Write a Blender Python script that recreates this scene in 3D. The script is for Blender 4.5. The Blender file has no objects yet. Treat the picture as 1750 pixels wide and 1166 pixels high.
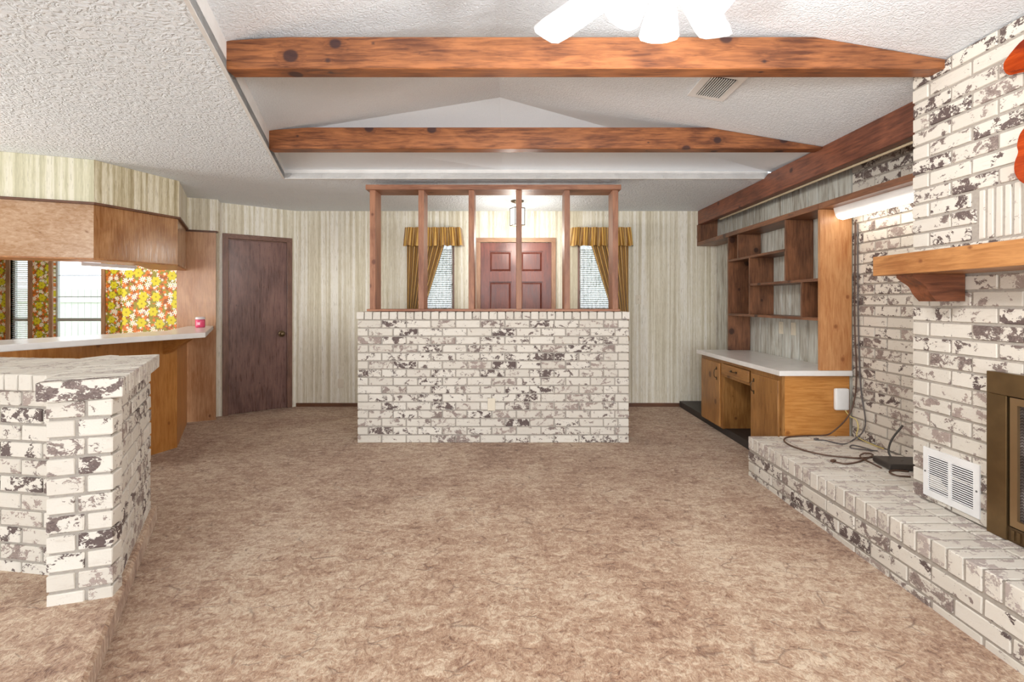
import bpy, bmesh, math, random
from mathutils import Vector, Matrix
random.seed(7)
SC = bpy.context.scene
COL = SC.collection
PI = math.pi

# ------------------------------------------------------------------ camera
cam_d = bpy.data.cameras.new('camera')
cam_d.sensor_width = 36.0
cam_d.lens = 830.0 / 1750.0 * 36.0
cam_d.shift_y = -(583.0 - 517.0) / 1750.0
cam_d.clip_start = 0.05
cam_d.clip_end = 200
cam = bpy.data.objects.new('camera', cam_d)
COL.objects.link(cam)
cam.location = (0, 0, 1.30)
cam.rotation_euler = (PI / 2, 0, 0)
SC.camera = cam

# ------------------------------------------------------------------ world, daylight, exposure
W = bpy.data.worlds.new('sky')
SC.world = W
W.use_nodes = True
bg = W.node_tree.nodes['Background']
bg.inputs[0].default_value = (0.86, 0.93, 1.0, 1)
bg.inputs[1].default_value = 2.6
VS = SC.view_settings
VS.view_transform = 'Standard'
VS.look = 'None'
VS.exposure = 0.17
VS.gamma = 1.0
VS.use_curve_mapping = False
SC.cycles.use_denoising = True
SC.cycles.adaptive_threshold = 0.03
SC.cycles.max_bounces = 7
SC.cycles.diffuse_bounces = 4
SC.cycles.sample_clamp_indirect = 6.0


def area_light(name, loc, rot, sx, sy, power, color=(1, 1, 1)):
    d = bpy.data.lights.new(name, 'AREA')
    d.shape = 'RECTANGLE'
    d.size = sx
    d.size_y = sy
    d.energy = power
    d.color = color
    o = bpy.data.objects.new(name, d)
    COL.objects.link(o)
    o.location = loc
    o.rotation_euler = rot
    return o


# added fill lamp behind the camera, tilted up to brighten the ceiling; daylight through the dining room door on the left
area_light('rear_daylight_fill', (-0.4, -4.62, 1.15), (PI / 2 + 0.38, 0, 0), 4.9, 2.0, 235, (0.93, 0.97, 1.0))
area_light('dining_door_daylight', (-6.5, 2.35, 1.1), (PI / 2 + 0.15, 0, -PI / 2), 2.2, 1.9, 130, (1.0, 0.97, 0.9))


# ------------------------------------------------------------------ materials
def lin(c):
    r = []
    for v in c[:3]:
        v = v / 255.0
        r.append(v / 12.92 if v <= 0.04045 else ((v + 0.055) / 1.055) ** 2.4)
    return (r[0], r[1], r[2], 1.0)


class NT:
    def __init__(self, name):
        self.m = bpy.data.materials.new(name)
        self.m.use_nodes = True
        self.t = self.m.node_tree
        self.t.nodes.clear()
        self.out = self.t.nodes.new('ShaderNodeOutputMaterial')

    def n(self, kind, props=None, **ins):
        nd = self.t.nodes.new('ShaderNode' + kind)
        for k, v in (props or {}).items():
            setattr(nd, k, v)
        for k, v in ins.items():
            self.set(nd, k, v)
        return nd

    def set(self, nd, k, v):
        key = int(k[1:]) if (k[0] == 'i' and k[1:].isdigit()) else k.replace('_', ' ')
        s = nd.inputs[key]
        if isinstance(v, bpy.types.NodeSocket):
            self.t.links.new(v, s)
        elif isinstance(v, bpy.types.Node):
            self.t.links.new(v.outputs[0], s)
        else:
            s.default_value = v

    def math(self, op, a, b=0.0, c=0.0, clamp=False):
        nd = self.n('Math', {'operation': op, 'use_clamp': clamp}, i0=a, i1=b, i2=c)
        return nd.outputs[0]

    def vmath(self, op, a, b=(0, 0, 0)):
        nd = self.n('VectorMath', {'operation': op}, i0=a, i1=b)
        return nd.outputs[0] if op not in ('LENGTH', 'DOT_PRODUCT') else nd.outputs[1]

    def step(self, v, lo, hi, a=0.0, b=1.0):
        nd = self.n('MapRange', {'interpolation_type': 'SMOOTHSTEP'}, Value=v, From_Min=lo, From_Max=hi, To_Min=a, To_Max=b)
        return nd.outputs[0]

    def mix(self, f, a, b):
        nd = self.n('Mix', {'data_type': 'RGBA'})
        self.set(nd, 'i0', f)
        self.set(nd, 'i6', a)
        self.set(nd, 'i7', b)
        return nd.outputs[2]

    def mul(self, a, b, f=1.0):
        nd = self.n('Mix', {'data_type': 'RGBA', 'blend_type': 'MULTIPLY'})
        self.set(nd, 'i0', f)
        self.set(nd, 'i6', a)
        self.set(nd, 'i7', b)
        return nd.outputs[2]

    def ramp(self, f, stops):
        nd = self.n('ValToRGB')
        el = nd.color_ramp.elements
        while len(el) < len(stops):
            el.new(0.5)
        for e, (p, c) in zip(el, stops):
            e.position = p
            e.color = c
        self.set(nd, 'i0', f)
        return nd.outputs[0]

    def obj(self, rnd=True):
        tc = self.n('TexCoord')
        v = tc.outputs['Object']
        if rnd:
            oi = self.n('ObjectInfo')
            self.rand = oi.outputs['Random']
            cx = self.n('CombineXYZ', None, X=self.math('MULTIPLY', self.rand, 37.0), Y=self.math('MULTIPLY', self.rand, 91.0),
                        Z=self.math('MULTIPLY', self.rand, 53.0))
            v = self.vmath('ADD', v, cx.outputs[0])
        return v

    def pos(self):
        return self.n('NewGeometry').outputs['Position']

    def noise(self, v, scale, detail=3.0, rough=0.55, dist=0.0):
        return self.n('TexNoise', None, Vector=v, Scale=scale, Detail=detail, Roughness=rough, Distortion=dist).outputs[0]

    def scale(self, v, s):
        return self.vmath('MULTIPLY', v, s)

    def bump(self, h, strength=0.3, dist=0.01):
        return self.n('Bump', None, Strength=strength, Distance=dist, Height=h).outputs[0]

    def finish(self, color, rough=0.6, normal=None, metal=0.0, spec=0.5, **extra):
        p = self.n('BsdfPrincipled')
        self.set(p, 'Base_Color', color)
        self.set(p, 'Roughness', rough)
        self.set(p, 'Metallic', metal)
        self.set(p, 'Specular_IOR_Level', spec)
        if normal is not None:
            self.set(p, 'Normal', normal)
        for k, v in extra.items():
            self.set(p, k, v)
        self.t.links.new(p.outputs[0], self.out.inputs[0])
        return self.m


MATS = {}


def cached(fn):
    def w(*a):
        k = (fn.__name__,) + a
        if k not in MATS:
            MATS[k] = fn(*a)
        return MATS[k]
    return w


@cached
def plain(name, c, rough=0.5, metal=0.0, spec=0.5, var=0.04):
    t = NT(name)
    v = t.obj()
    n = t.noise(v, 9.0, 3.0)
    f = t.step(n, 0.3, 0.7, 1.0 - var * 2, 1.0)
    cx = t.n('CombineColor', None, Red=f, Green=f, Blue=f)
    c4 = t.mul(lin(c), cx.outputs[0])
    return t.finish(c4, rough, None, metal, spec)


@cached
def emit(name, c, strength):
    t = NT(name)
    e = t.n('Emission', None, Color=lin(c), Strength=strength)
    t.t.links.new(e.outputs[0], t.out.inputs[0])
    return t.m


WOODS = {  # dark, light, knot, roughness, knot scale
    'beam': ((98, 54, 32), (174, 110, 66), (50, 30, 34), 0.42, 1.15),
    'beam_red': ((90, 50, 36), (142, 86, 62), (58, 30, 28), 0.45, 0.8),
    'shelf': ((94, 60, 42), (146, 98, 68), (52, 30, 24), 0.4, 1.2),
    'orange': ((168, 108, 62), (202, 150, 102), (140, 84, 50), 0.36, 0.6),
    'desk': ((138, 92, 46), (180, 130, 74), (96, 56, 26), 0.34, 1.2),
    'pony': ((174, 112, 50), (204, 144, 78), (140, 82, 36), 0.34, 0.8),
    'cabinet_amber': ((148, 96, 52), (190, 138, 90), (120, 76, 44), 0.2, 0.5),
    'cabinet': ((176, 136, 100), (208, 176, 146), (146, 104, 72), 0.2, 0.5),
    'panel': ((176, 126, 86), (208, 164, 126), (124, 78, 52), 0.34, 0.6),
    'post': ((132, 84, 60), (174, 122, 92), (100, 56, 38), 0.5, 0.8),
    'mantel': ((150, 96, 52), (192, 136, 82), (124, 72, 40), 0.42, 0.5),
    'corbel': ((92, 52, 34), (136, 82, 54), (60, 34, 24), 0.4, 0.3),
    'door': ((94, 68, 62), (136, 104, 96), (66, 44, 40), 0.3, 0.35),
    'casing': ((104, 74, 62), (140, 104, 88), (90, 60, 50), 0.4, 0.2),
    'front_door': ((98, 52, 44), (136, 78, 64), (90, 46, 38), 0.35, 0.0),
    'door_frame': ((150, 108, 82), (186, 146, 116), (120, 80, 60), 0.45, 0.2),
    'dark_trim': ((84, 54, 38), (118, 78, 54), (66, 40, 30), 0.45, 0.0),
    'burl': ((132, 42, 14), (184, 74, 26), (110, 30, 12), 0.16, 2.4),
    'black': ((40, 36, 36), (58, 54, 52), (30, 28, 28), 0.5, 0.0),
}


@cached
def wood(kind, axis):
    dark, light, knot, rough, ks = WOODS[kind]
    t = NT('wood_' + kind + '_' + axis)
    v = t.obj()
    i = 'xyz'.index(axis)
    s = [1.0, 1.0, 1.0]
    s[i] = 0.09
    warp = t.noise(v, 6.0, 2.0)
    sx = t.n('SeparateXYZ', None, i0=v).outputs
    o1, o2 = [j for j in range(3) if j != i]
    vk = t.n('CombineXYZ', None, X=t.math('MULTIPLY', sx[i], 4.2), Y=t.math('MULTIPLY', t.math('ADD', sx[o1], sx[o2]), 5.0), Z=0.0).outputs[0]
    vo = t.n('TexVoronoi', {'feature': 'F1', 'voronoi_dimensions': '2D'}, Vector=vk, Scale=1.0)
    kd = vo.outputs['Distance']
    keep = t.n('SeparateColor', None, i0=vo.outputs['Color']).outputs[0]
    kr = t.math('MULTIPLY', t.step(keep, 0.5, 1.0, 0.0, 0.15), ks)
    kin = t.step(t.math('SUBTRACT', kr, t.math('ADD', kd, t.math('MULTIPLY', t.math('SUBTRACT', warp, 0.5), 0.08))), -0.015, 0.05)
    halo = t.step(t.math('SUBTRACT', t.math('MULTIPLY', kr, 2.4), kd), 0.0, 0.22)
    g = t.noise(t.scale(v, tuple(s)), 60.0, 4.0, 0.65, t.math('ADD', 0.6, t.math('MULTIPLY', halo, 2.0)))
    big = t.noise(t.scale(v, tuple(0.5 + 0.5 * q for q in s)), 5.0, 3.0, 0.5, 0.8)
    f = t.math('ADD', t.math('MULTIPLY', g, 0.62), t.math('MULTIPLY', big, 0.46))
    c = t.ramp(f, [(0.42, lin(dark)), (0.66, lin(light))])
    c = t.mix(t.math('MULTIPLY', halo, 0.35), c, lin(dark))
    c = t.mix(t.math('MULTIPLY', kin, 0.85), c, lin(knot))
    tint = t.step(t.rand, 0.0, 1.0, 0.88, 1.06)
    cx = t.n('CombineColor', None, Red=tint, Green=tint, Blue=tint)
    c = t.mul(c, cx.outputs[0])
    r = t.math('ADD', rough, t.math('MULTIPLY', t.math('SUBTRACT', g, 0.5), 0.25))
    return t.finish(c, r, t.bump(g, 0.12, 0.004))


@cached
def brick_mat(kind):
    t = NT('painted_brick_' + kind)
    v = t.obj()
    r = t.rand
    r2 = t.math('FRACT', t.math('MULTIPLY', r, 17.31))
    r3 = t.math('FRACT', t.math('MULTIPLY', r, 71.77))
    cream = t.mix(r2, lin((224, 218, 208)), lin((211, 204, 193)))
    vs = t.scale(v, (0.8, 1.0, 1.0))
    blot = t.noise(vs, 19.0, 2.0, 0.55, 0.6)
    frag = t.noise(t.scale(v, (0.8, 1.0, 1.1)), 70.0, 3.0, 0.62, 1.4)
    comb = t.math('ADD', t.math('MULTIPLY', blot, 0.62), t.math('MULTIPLY', frag, 0.38))
    lo, hi = {'face': (0.485, 0.58), 'clean': (0.57, 0.67), 'worn': (0.50, 0.60)}[kind]
    thr = t.step(r3, 0.0, 1.0, lo, hi)
    mask = t.step(t.math('SUBTRACT', comb, thr), 0.0, 0.03)
    if kind == 'worn':
        dark = t.mix(frag, lin((198, 186, 178)), lin((164, 150, 146)))
    else:
        dark = t.mix(t.step(t.math('ADD', t.math('MULTIPLY', frag, 0.6), t.math('MULTIPLY', r2, 0.4)), 0.35, 0.75), lin((98, 84, 81)), lin((168, 152, 144)))
    wash = t.step(t.noise(t.scale(v, (0.4, 1.0, 1.6)), 30.0, 4.0, 0.65, 0.9), 0.55, 0.72)
    c = t.mix(t.math('MULTIPLY', wash, 0.28), cream, lin((184, 170, 156)))
    c = t.mix(mask, c, dark)
    fine = t.noise(v, 120.0, 3.0, 0.6)
    h = t.math('SUBTRACT', t.math('MULTIPLY', fine, 0.3), t.math('MULTIPLY', mask, 0.6))
    h = t.math('ADD', h, t.math('MULTIPLY', frag, 0.5))
    return t.finish(c, 0.72, t.bump(h, 0.5, 0.004), 0.0, 0.3)


@cached
def mortar():
    t = NT('grey_mortar')
    v = t.pos()
    n = t.noise(v, 60.0, 4.0, 0.6)
    c = t.mix(n, lin((150, 142, 134)), lin((188, 180, 170)))
    return t.finish(c, 0.9, t.bump(n, 0.5, 0.004), 0, 0.2)


@cached
def carpet():
    t = NT('brown_sculpted_carpet')
    v = t.pos()
    v2 = t.vmath('MULTIPLY', v, (1, 1, 0.3))
    wob = t.n('TexNoise', None, Vector=v2, Scale=14.0, Detail=3.0).outputs['Color']
    wv = t.vmath('ADD', v2, t.vmath('MULTIPLY', t.vmath('SUBTRACT', wob, (0.5, 0.5, 0.5)), (0.05, 0.05, 0.0)))
    big = t.noise(v2, 1.3, 4.0, 0.65, 0.4)
    pat = t.noise(t.scale(wv, (0.7, 1.3, 1.0)), 13.0, 4.0, 0.7, 0.4)
    mid = t.noise(wv, 42.0, 3.0, 0.6, 0.9)
    fib = t.noise(t.scale(wv, (1.5, 0.6, 1.0)), 150.0, 2.0, 0.6, 0.6)
    cr = t.n('TexVoronoi', {'feature': 'DISTANCE_TO_EDGE'}, Vector=t.scale(wv, (0.55, 1.0, 1.0)), Scale=11.0).outputs[0]
    crack = t.step(cr, 0.0, 0.045, 1.0, 0.0)
    crack = t.math('MULTIPLY', crack, t.step(t.noise(v2, 7.0, 2.0), 0.5, 0.64))
    f = t.math('ADD', t.math('ADD', t.math('MULTIPLY', big, 0.28), t.math('MULTIPLY', pat, 0.30)), t.math('ADD', t.math('MULTIPLY', mid, 0.34), t.math('MULTIPLY', fib, 0.24)))
    c = t.ramp(f, [(0.44, lin((112, 80, 64))), (0.515, lin((158, 124, 101))), (0.585, lin((186, 156, 131))), (0.67, lin((218, 198, 174)))])
    c = t.mix(t.math('MULTIPLY', crack, 0.55), c, lin((104, 70, 54)))
    h = t.math('ADD', t.math('MULTIPLY', pat, 0.5), t.math('ADD', t.math('MULTIPLY', mid, 0.5), t.math('MULTIPLY', fib, 0.4)))
    h = t.math('SUBTRACT', h, t.math('MULTIPLY', crack, 0.25))
    return t.finish(c, 0.98, t.bump(h, 0.8, 0.015), 0, 0.1, Sheen_Weight=0.2)


@cached
def ceiling_mat(kind):
    t = NT('textured_ceiling_' + kind)
    v = t.pos()
    a = t.noise(v, 24.0 if kind == 'heavy' else 42.0, 2.0, 0.5, 1.8)
    b = t.noise(v, 75.0, 2.0, 0.6, 0.6)
    h = t.math('ADD', t.step(a, 0.36, 0.60), t.math('MULTIPLY', b, 0.25))
    c = t.mix(a, lin((232, 239, 245)), lin((238, 244, 250)))
    return t.finish(c, 0.9, t.bump(h, {'heavy': 0.6, 'light': 0.35, 'smooth': 0.08}[kind], 0.013), 0, 0.2)


@cached
def stripes(tint):
    t = NT('striped_wallpaper_' + tint)
    tc = t.n('TexCoord').outputs['Object']
    x = t.n('SeparateXYZ', None, i0=tc)
    z = t.math('MULTIPLY', x.outputs[2], 0.012)
    vv = t.n('CombineXYZ', None, X=x.outputs[0], Y=0.0, Z=z).outputs[0]
    vv2 = t.n('CombineXYZ', None, X=t.math('ADD', x.outputs[0], 31.0), Y=0.0, Z=t.math('MULTIPLY', x.outputs[2], 0.05)).outputs[0]
    a = t.noise(vv, 26.0, 2.0, 0.6)
    b = t.noise(vv2, 120.0, 3.0, 0.7)
    d = t.noise(vv, 3.1, 1.0)
    f = t.math('ADD', t.math('ADD', t.math('MULTIPLY', a, 0.6), t.math('MULTIPLY', b, 0.42)), t.math('MULTIPLY', d, 0.1))
    lo, mi, hi = {'a': ((200, 190, 164), (228, 221, 201), (245, 241, 230)), 'b': ((200, 196, 168), (222, 218, 192), (235, 231, 213)),
                  'c': ((166, 150, 116), (208, 196, 164), (234, 226, 204))}[tint]
    c = t.ramp(f, [(0.45, lin(lo)), (0.55, lin(mi)), (0.63, lin(hi))])
    c = t.mix(t.step(b, 0.58, 0.64, 0.0, 0.8), c, lin(tuple(int(q * 0.92) for q in lo)))
    return t.finish(c, 0.75, t.bump(b, 0.1, 0.002), 0, 0.3)


@cached
def planks_mat():
    t = NT('whitewashed_plank')
    v = t.obj()
    g = t.noise(t.scale(v, (1, 1, 0.06)), 38.0, 4.0, 0.6, 1.6)
    b = t.noise(t.scale(v, (1, 1, 0.25)), 8.0, 3.0, 0.5, 1.5)
    f = t.math('ADD', t.math('MULTIPLY', g, 0.7), t.math('MULTIPLY', b, 0.35))
    c = t.ramp(f, [(0.40, lin((150, 142, 128))), (0.52, lin((194, 192, 182))), (0.64, lin((214, 216, 210)))])
    return t.finish(c, 0.6, t.bump(g, 0.25, 0.003))


@cached
def floral():
    t = NT('floral_wallpaper')
    tc = t.n('TexCoord').outputs['Object']
    s = t.n('SeparateXYZ', None, i0=tc)
    uv = t.n('CombineXYZ', None, X=s.outputs[0], Y=s.outputs[2], Z=0.0).outputs[0]
    base = t.mix(t.step(t.noise(uv, 16.0, 2.0), 0.45, 0.56), lin((150, 84, 34)), lin((208, 118, 40)))
    leaf = t.step(t.noise(t.vmath('ADD', uv, (7, 3, 0)), 9.0, 1.0, 0.5, 0.8), 0.52, 0.54)
    c = t.mix(leaf, base, lin((146, 138, 44)))

    def blooms(scale, shift, rad, pet, depth, rand=0.7):
        vo = t.n('TexVoronoi', {'voronoi_dimensions': '2D', 'feature': 'F1'}, Vector=t.vmath('ADD', uv, shift), Scale=scale, Randomness=rand)
        d = t.vmath('SUBTRACT', t.vmath('MULTIPLY', t.vmath('ADD', uv, shift), (scale, scale, 0)),
                    t.vmath('MULTIPLY', vo.outputs['Position'], (scale, scale, 0)))
        q = t.n('SeparateXYZ', None, i0=d)
        ang = t.math('ARCTAN2', q.outputs[1], q.outputs[0])
        wv = t.math('MULTIPLY', t.math('COSINE', t.math('MULTIPLY', ang, pet)), depth)
        rr = t.math('MULTIPLY', rad, t.math('ADD', 1.0 - depth, wv))
        dist = t.vmath('LENGTH', d)
        return t.step(t.math('SUBTRACT', rr, dist), 0.0, 0.03), t.step(t.math('SUBTRACT', rad * 0.22, dist), 0.0, 0.03)

    o1, _ = blooms(15.0, (3.3, 1.2, 0), 0.34, 5.0, 0.15)
    c = t.mix(o1, c, lin((226, 120, 34)))
    w1, wc = blooms(9.0, (1.7, 5.1, 0), 0.40, 8.0, 0.32)
    c = t.mix(w1, c, lin((245, 243, 232)))
    c = t.mix(wc, c, lin((214, 190, 80)))
    g1, _ = blooms(5.2, (0.2, 0.37, 0), 0.47, 3.0, 0.3, 0.6)
    c = t.mix(g1, c, lin((142, 136, 44)))
    w2, _ = blooms(11.0, (4.7, 2.1, 0), 0.24, 7.0, 0.34)
    c = t.mix(w2, c, lin((243, 240, 228)))
    y1, yc = blooms(5.2, (0.2, 0.37, 0), 0.33, 6.0, 0.12, 0.6)
    c = t.mix(y1, c, lin((214, 202, 36)))
    c = t.mix(yc, c, lin((170, 150, 16)))
    return t.finish(c, 0.55)


@cached
def glass_pane():
    t = NT('clear_window_glass')
    a = t.n('BsdfTransparent')
    b = t.n('BsdfGlossy', None, Roughness=0.02)
    m = t.n('MixShader', None, i0=0.07, i1=a, i2=b)
    t.t.links.new(m.outputs[0], t.out.inputs[0])
    return t.m


@cached
def sheer():
    t = NT('white_sheer_fabric')
    v = t.obj()
    n = t.step(t.noise(t.scale(v, (1, 1, 0.5)), 24.0, 3.0, 0.6, 1.5), 0.55, 0.6)
    c = t.mix(n, lin((232, 238, 240)), lin((150, 158, 150)))
    a = t.n('BsdfTransparent')
    b = t.n('BsdfTranslucent', None, Color=c)
    d = t.n('BsdfDiffuse', None, Color=c)
    m = t.n('MixShader', None, i0=0.45, i1=b, i2=d)
    m2 = t.n('MixShader', None, i0=0.72, i1=a, i2=m)
    t.t.links.new(m2.outputs[0], t.out.inputs[0])
    return t.m


@cached
def gold_cloth():
    t = NT('gold_striped_satin')
    uv = t.n('UVMap').outputs[0]
    u = t.n('SeparateXYZ', None, i0=uv).outputs[0]
    w = t.math('ADD', t.math('MULTIPLY', t.math('SINE', t.math('MULTIPLY', u, 150.0)), 0.5), 0.5)
    n = t.noise(t.vmath('MULTIPLY', uv, (60.0, 1.0, 1.0)), 3.0, 2.0)
    f = t.math('ADD', t.math('MULTIPLY', w, 0.5), t.math('MULTIPLY', n, 0.5))
    c = t.ramp(f, [(0.25, lin((126, 84, 22))), (0.5, lin((176, 128, 44))), (0.75, lin((206, 164, 80)))])
    return t.finish(c, 0.42, None, 0, 0.5, Sheen_Weight=0.4)


@cached
def white_glass_lit(strength):
    t = NT('lit_frosted_glass')
    p = t.n('BsdfPrincipled')
    t.set(p, 'Base_Color', lin((245, 245, 245)))
    t.set(p, 'Roughness', 0.3)
    t.set(p, 'Emission_Color', lin((255, 252, 246)))
    t.set(p, 'Emission_Strength', strength)
    t.t.links.new(p.outputs[0], t.out.inputs[0])
    return t.m


@cached
def firescreen():
    t = NT('fireplace_mesh_glass')
    v = t.pos()
    s = t.n('SeparateXYZ', None, i0=v)
    z = t.math('SINE', t.math('ADD', t.math('MULTIPLY', s.outputs[2], 520.0), t.math('MULTIPLY', t.math('SINE', t.math('MULTIPLY', s.outputs[1], 300.0)), 1.6)))
    n = t.noise(v, 7.0, 4.0, 0.6, 0.6)
    f = t.math('ADD', t.math('MULTIPLY', t.math('ADD', z, 1.0), 0.16), t.math('MULTIPLY', t.step(n, 0.45, 0.7), 0.5))
    c = t.ramp(f, [(0.0, lin((38, 34, 34))), (0.4, lin((78, 72, 72))), (0.85, lin((150, 148, 150)))])
    return t.finish(c, 0.16, t.bump(z, 0.2, 0.002), 0.1, 0.6)


@cached
def lawn_mat():
    t = NT('lawn_grass')
    n = t.noise(t.pos(), 3.0, 5.0, 0.7)
    c = t.mix(n, lin((120, 146, 84)), lin((172, 188, 130)))
    return t.finish(c, 0.95)


@cached
def leaf_mat():
    t = NT('tree_leaves')
    n = t.noise(t.pos(), 2.0, 4.0, 0.7)
    c = t.mix(n, lin((86, 104, 70)), lin((150, 166, 128)))
    return t.finish(c, 0.9)


@cached
def stripe_cloth():
    t = NT('striped_outdoor_cloth')
    s = t.n('SeparateXYZ', None, i0=t.obj(False))
    w = t.math('SINE', t.math('MULTIPLY', t.math('ADD', s.outputs[0], t.math('MULTIPLY', s.outputs[2], 0.8)), 60.0))
    c = t.mix(t.step(w, -0.1, 0.1), lin((200, 196, 204)), lin((132, 120, 138)))
    return t.finish(c, 0.9)


# ------------------------------------------------------------------ builders
WL = {}


def props(o, label=None, cat=None, group=None, kind=None):
    if label:
        o['label'] = label
    if cat:
        o['category'] = cat
    if group:
        o['group'] = group
    if kind:
        o['kind'] = kind
    return o


def thing(name, loc, label, cat, group=None, kind=None):
    o = bpy.data.objects.new(name, None)
    o.empty_display_size = 0.1
    COL.objects.link(o)
    o.location = loc
    WL[o.name] = Vector(loc)
    return props(o, label, cat, group, kind)


def link(name, me, wloc, parent=None, rz=0.0):
    o = bpy.data.objects.new(name, me)
    COL.objects.link(o)
    w = Vector(wloc)
    if parent is not None:
        o.parent = parent
        o.location = w - WL[parent.name]
    else:
        o.location = w
    o.rotation_euler = (0, 0, rz)
    WL[o.name] = w
    return o


class B:
    """collects shapes in world space; build() links them as one mesh object"""

    def __init__(self):
        self.bm = bmesh.new()

    def box(self, x0, x1, y0, y1, z0, z1, bev=0.0):
        return self.obox(((x0 + x1) / 2, (y0 + y1) / 2, (z0 + z1) / 2), (abs(x1 - x0), abs(y1 - y0), abs(z1 - z0)), Matrix.Identity(3), bev)

    def obox(self, c, d, rot=None, bev=0.0):
        rot = rot or Matrix.Identity(3)
        m = Matrix.Translation(c) @ rot.to_4x4() @ Matrix.Diagonal((d[0], d[1], d[2], 1))
        r = bmesh.ops.create_cube(self.bm, size=1.0, matrix=m)
        if bev > 0:
            es = list({e for v in r['verts'] for e in v.link_edges})
            bmesh.ops.bevel(self.bm, geom=es, offset=bev, segments=2, affect='EDGES', profile=0.6)
        return self

    def prism(self, pts, z0, z1):
        """polygon in xy extruded in z"""
        a = [self.bm.verts.new((p[0], p[1], z0)) for p in pts]
        b = [self.bm.verts.new((p[0], p[1], z1)) for p in pts]
        self._cap(a, b)
        return self

    def prism3(self, pts, vec):
        v = Vector(vec)
        a = [self.bm.verts.new(p) for p in pts]
        b = [self.bm.verts.new(Vector(p) + v) for p in pts]
        self._cap(a, b)
        return self

    def _cap(self, a, b):
        n = len(a)
        fs = [self.bm.faces.new(a[::-1]), self.bm.faces.new(b)]
        for i in range(n):
            fs.append(self.bm.faces.new((a[i], a[(i + 1) % n], b[(i + 1) % n], b[i])))
        bmesh.ops.recalc_face_normals(self.bm, faces=fs)

    def quad(self, *pts):
        self.bm.faces.new([self.bm.verts.new(p) for p in pts])
        return self

    def grid(self, rows):
        g = [[self.bm.verts.new(p) for p in r] for r in rows]
        for i in range(len(g) - 1):
            for j in range(len(g[0]) - 1):
                self.bm.faces.new((g[i][j], g[i][j + 1], g[i + 1][j + 1], g[i + 1][j]))
        return self

    def lathe(self, prof, c, seg=24, axis=Vector((0, 0, 1))):
        q = Vector((0, 0, 1)).rotation_difference(Vector(axis)).to_matrix()
        rings = []
        for r, z in prof:
            ring = []
            for k in range(seg):
                a = 2 * PI * k / seg
                ring.append(self.bm.verts.new(Vector(c) + q @ Vector((r * math.cos(a), r * math.sin(a), z))))
            rings.append(ring)
        for i in range(len(rings) - 1):
            for k in range(seg):
                self.bm.faces.new((rings[i][k], rings[i][(k + 1) % seg], rings[i + 1][(k + 1) % seg], rings[i + 1][k]))
        if prof[0][0] > 1e-4:
            self.bm.faces.new(rings[0][::-1])
        if prof[-1][0] > 1e-4:
            self.bm.faces.new(rings[-1])
        return self

    def tube(self, pts, r, seg=8):
        pts = [Vector(p) for p in pts]
        rings = []
        up = Vector((0.13, 0.21, 0.97)).normalized()
        for i, p in enumerate(pts):
            d = (pts[min(i + 1, len(pts) - 1)] - pts[max(i - 1, 0)])
            d.normalize()
            s = d.cross(up)
            if s.length < 0.05:
                s = d.cross(Vector((1, 0, 0)))
            s.normalize()
            u = s.cross(d)
            rings.append([self.bm.verts.new(p + s * r * math.cos(2 * PI * k / seg) + u * r * math.sin(2 * PI * k / seg)) for k in range(seg)])
        for i in range(len(rings) - 1):
            for k in range(seg):
                self.bm.faces.new((rings[i][k], rings[i][(k + 1) % seg], rings[i + 1][(k + 1) % seg], rings[i + 1][k]))
        self.bm.faces.new(rings[0][::-1])
        self.bm.faces.new(rings[-1])
        return self

    def build(self, name, mat, parent=None, smooth=False, origin=None, bev=0.0):
        bm = self.bm
        if bev > 0:
            bmesh.ops.bevel(bm, geom=bm.edges[:], offset=bev, segments=1, affect='EDGES')
        lo = Vector((1e9,) * 3)
        hi = Vector((-1e9,) * 3)
        for v in bm.verts:
            for i in range(3):
                lo[i] = min(lo[i], v.co[i])
                hi[i] = max(hi[i], v.co[i])
        c = Vector(origin) if origin else Vector(((lo.x + hi.x) / 2, (lo.y + hi.y) / 2, lo.z if parent is None else (lo.z + hi.z) / 2))
        bmesh.ops.translate(bm, verts=bm.verts, vec=-c)
        me = bpy.data.meshes.new(name)
        bm.to_mesh(me)
        bm.free()
        if smooth:
            for p in me.polygons:
                p.use_smooth = True
        me.materials.append(mat)
        return link(name, me, c, parent)


def catmull(pts, n=8):
    P = [Vector(p) for p in pts]
    P = [P[0] * 2 - P[1]] + P + [P[-1] * 2 - P[-2]]
    out = []
    for i in range(1, len(P) - 2):
        for k in range(n):
            t = k / n
            a, b, c, d = P[i - 1], P[i], P[i + 1], P[i + 2]
            out.append(0.5 * ((2 * b) + (c - a) * t + (2 * a - 5 * b + 4 * c - d) * t * t + (3 * b - a - 3 * c + d) * t ** 3))
    out.append(P[-2])
    return out


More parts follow.
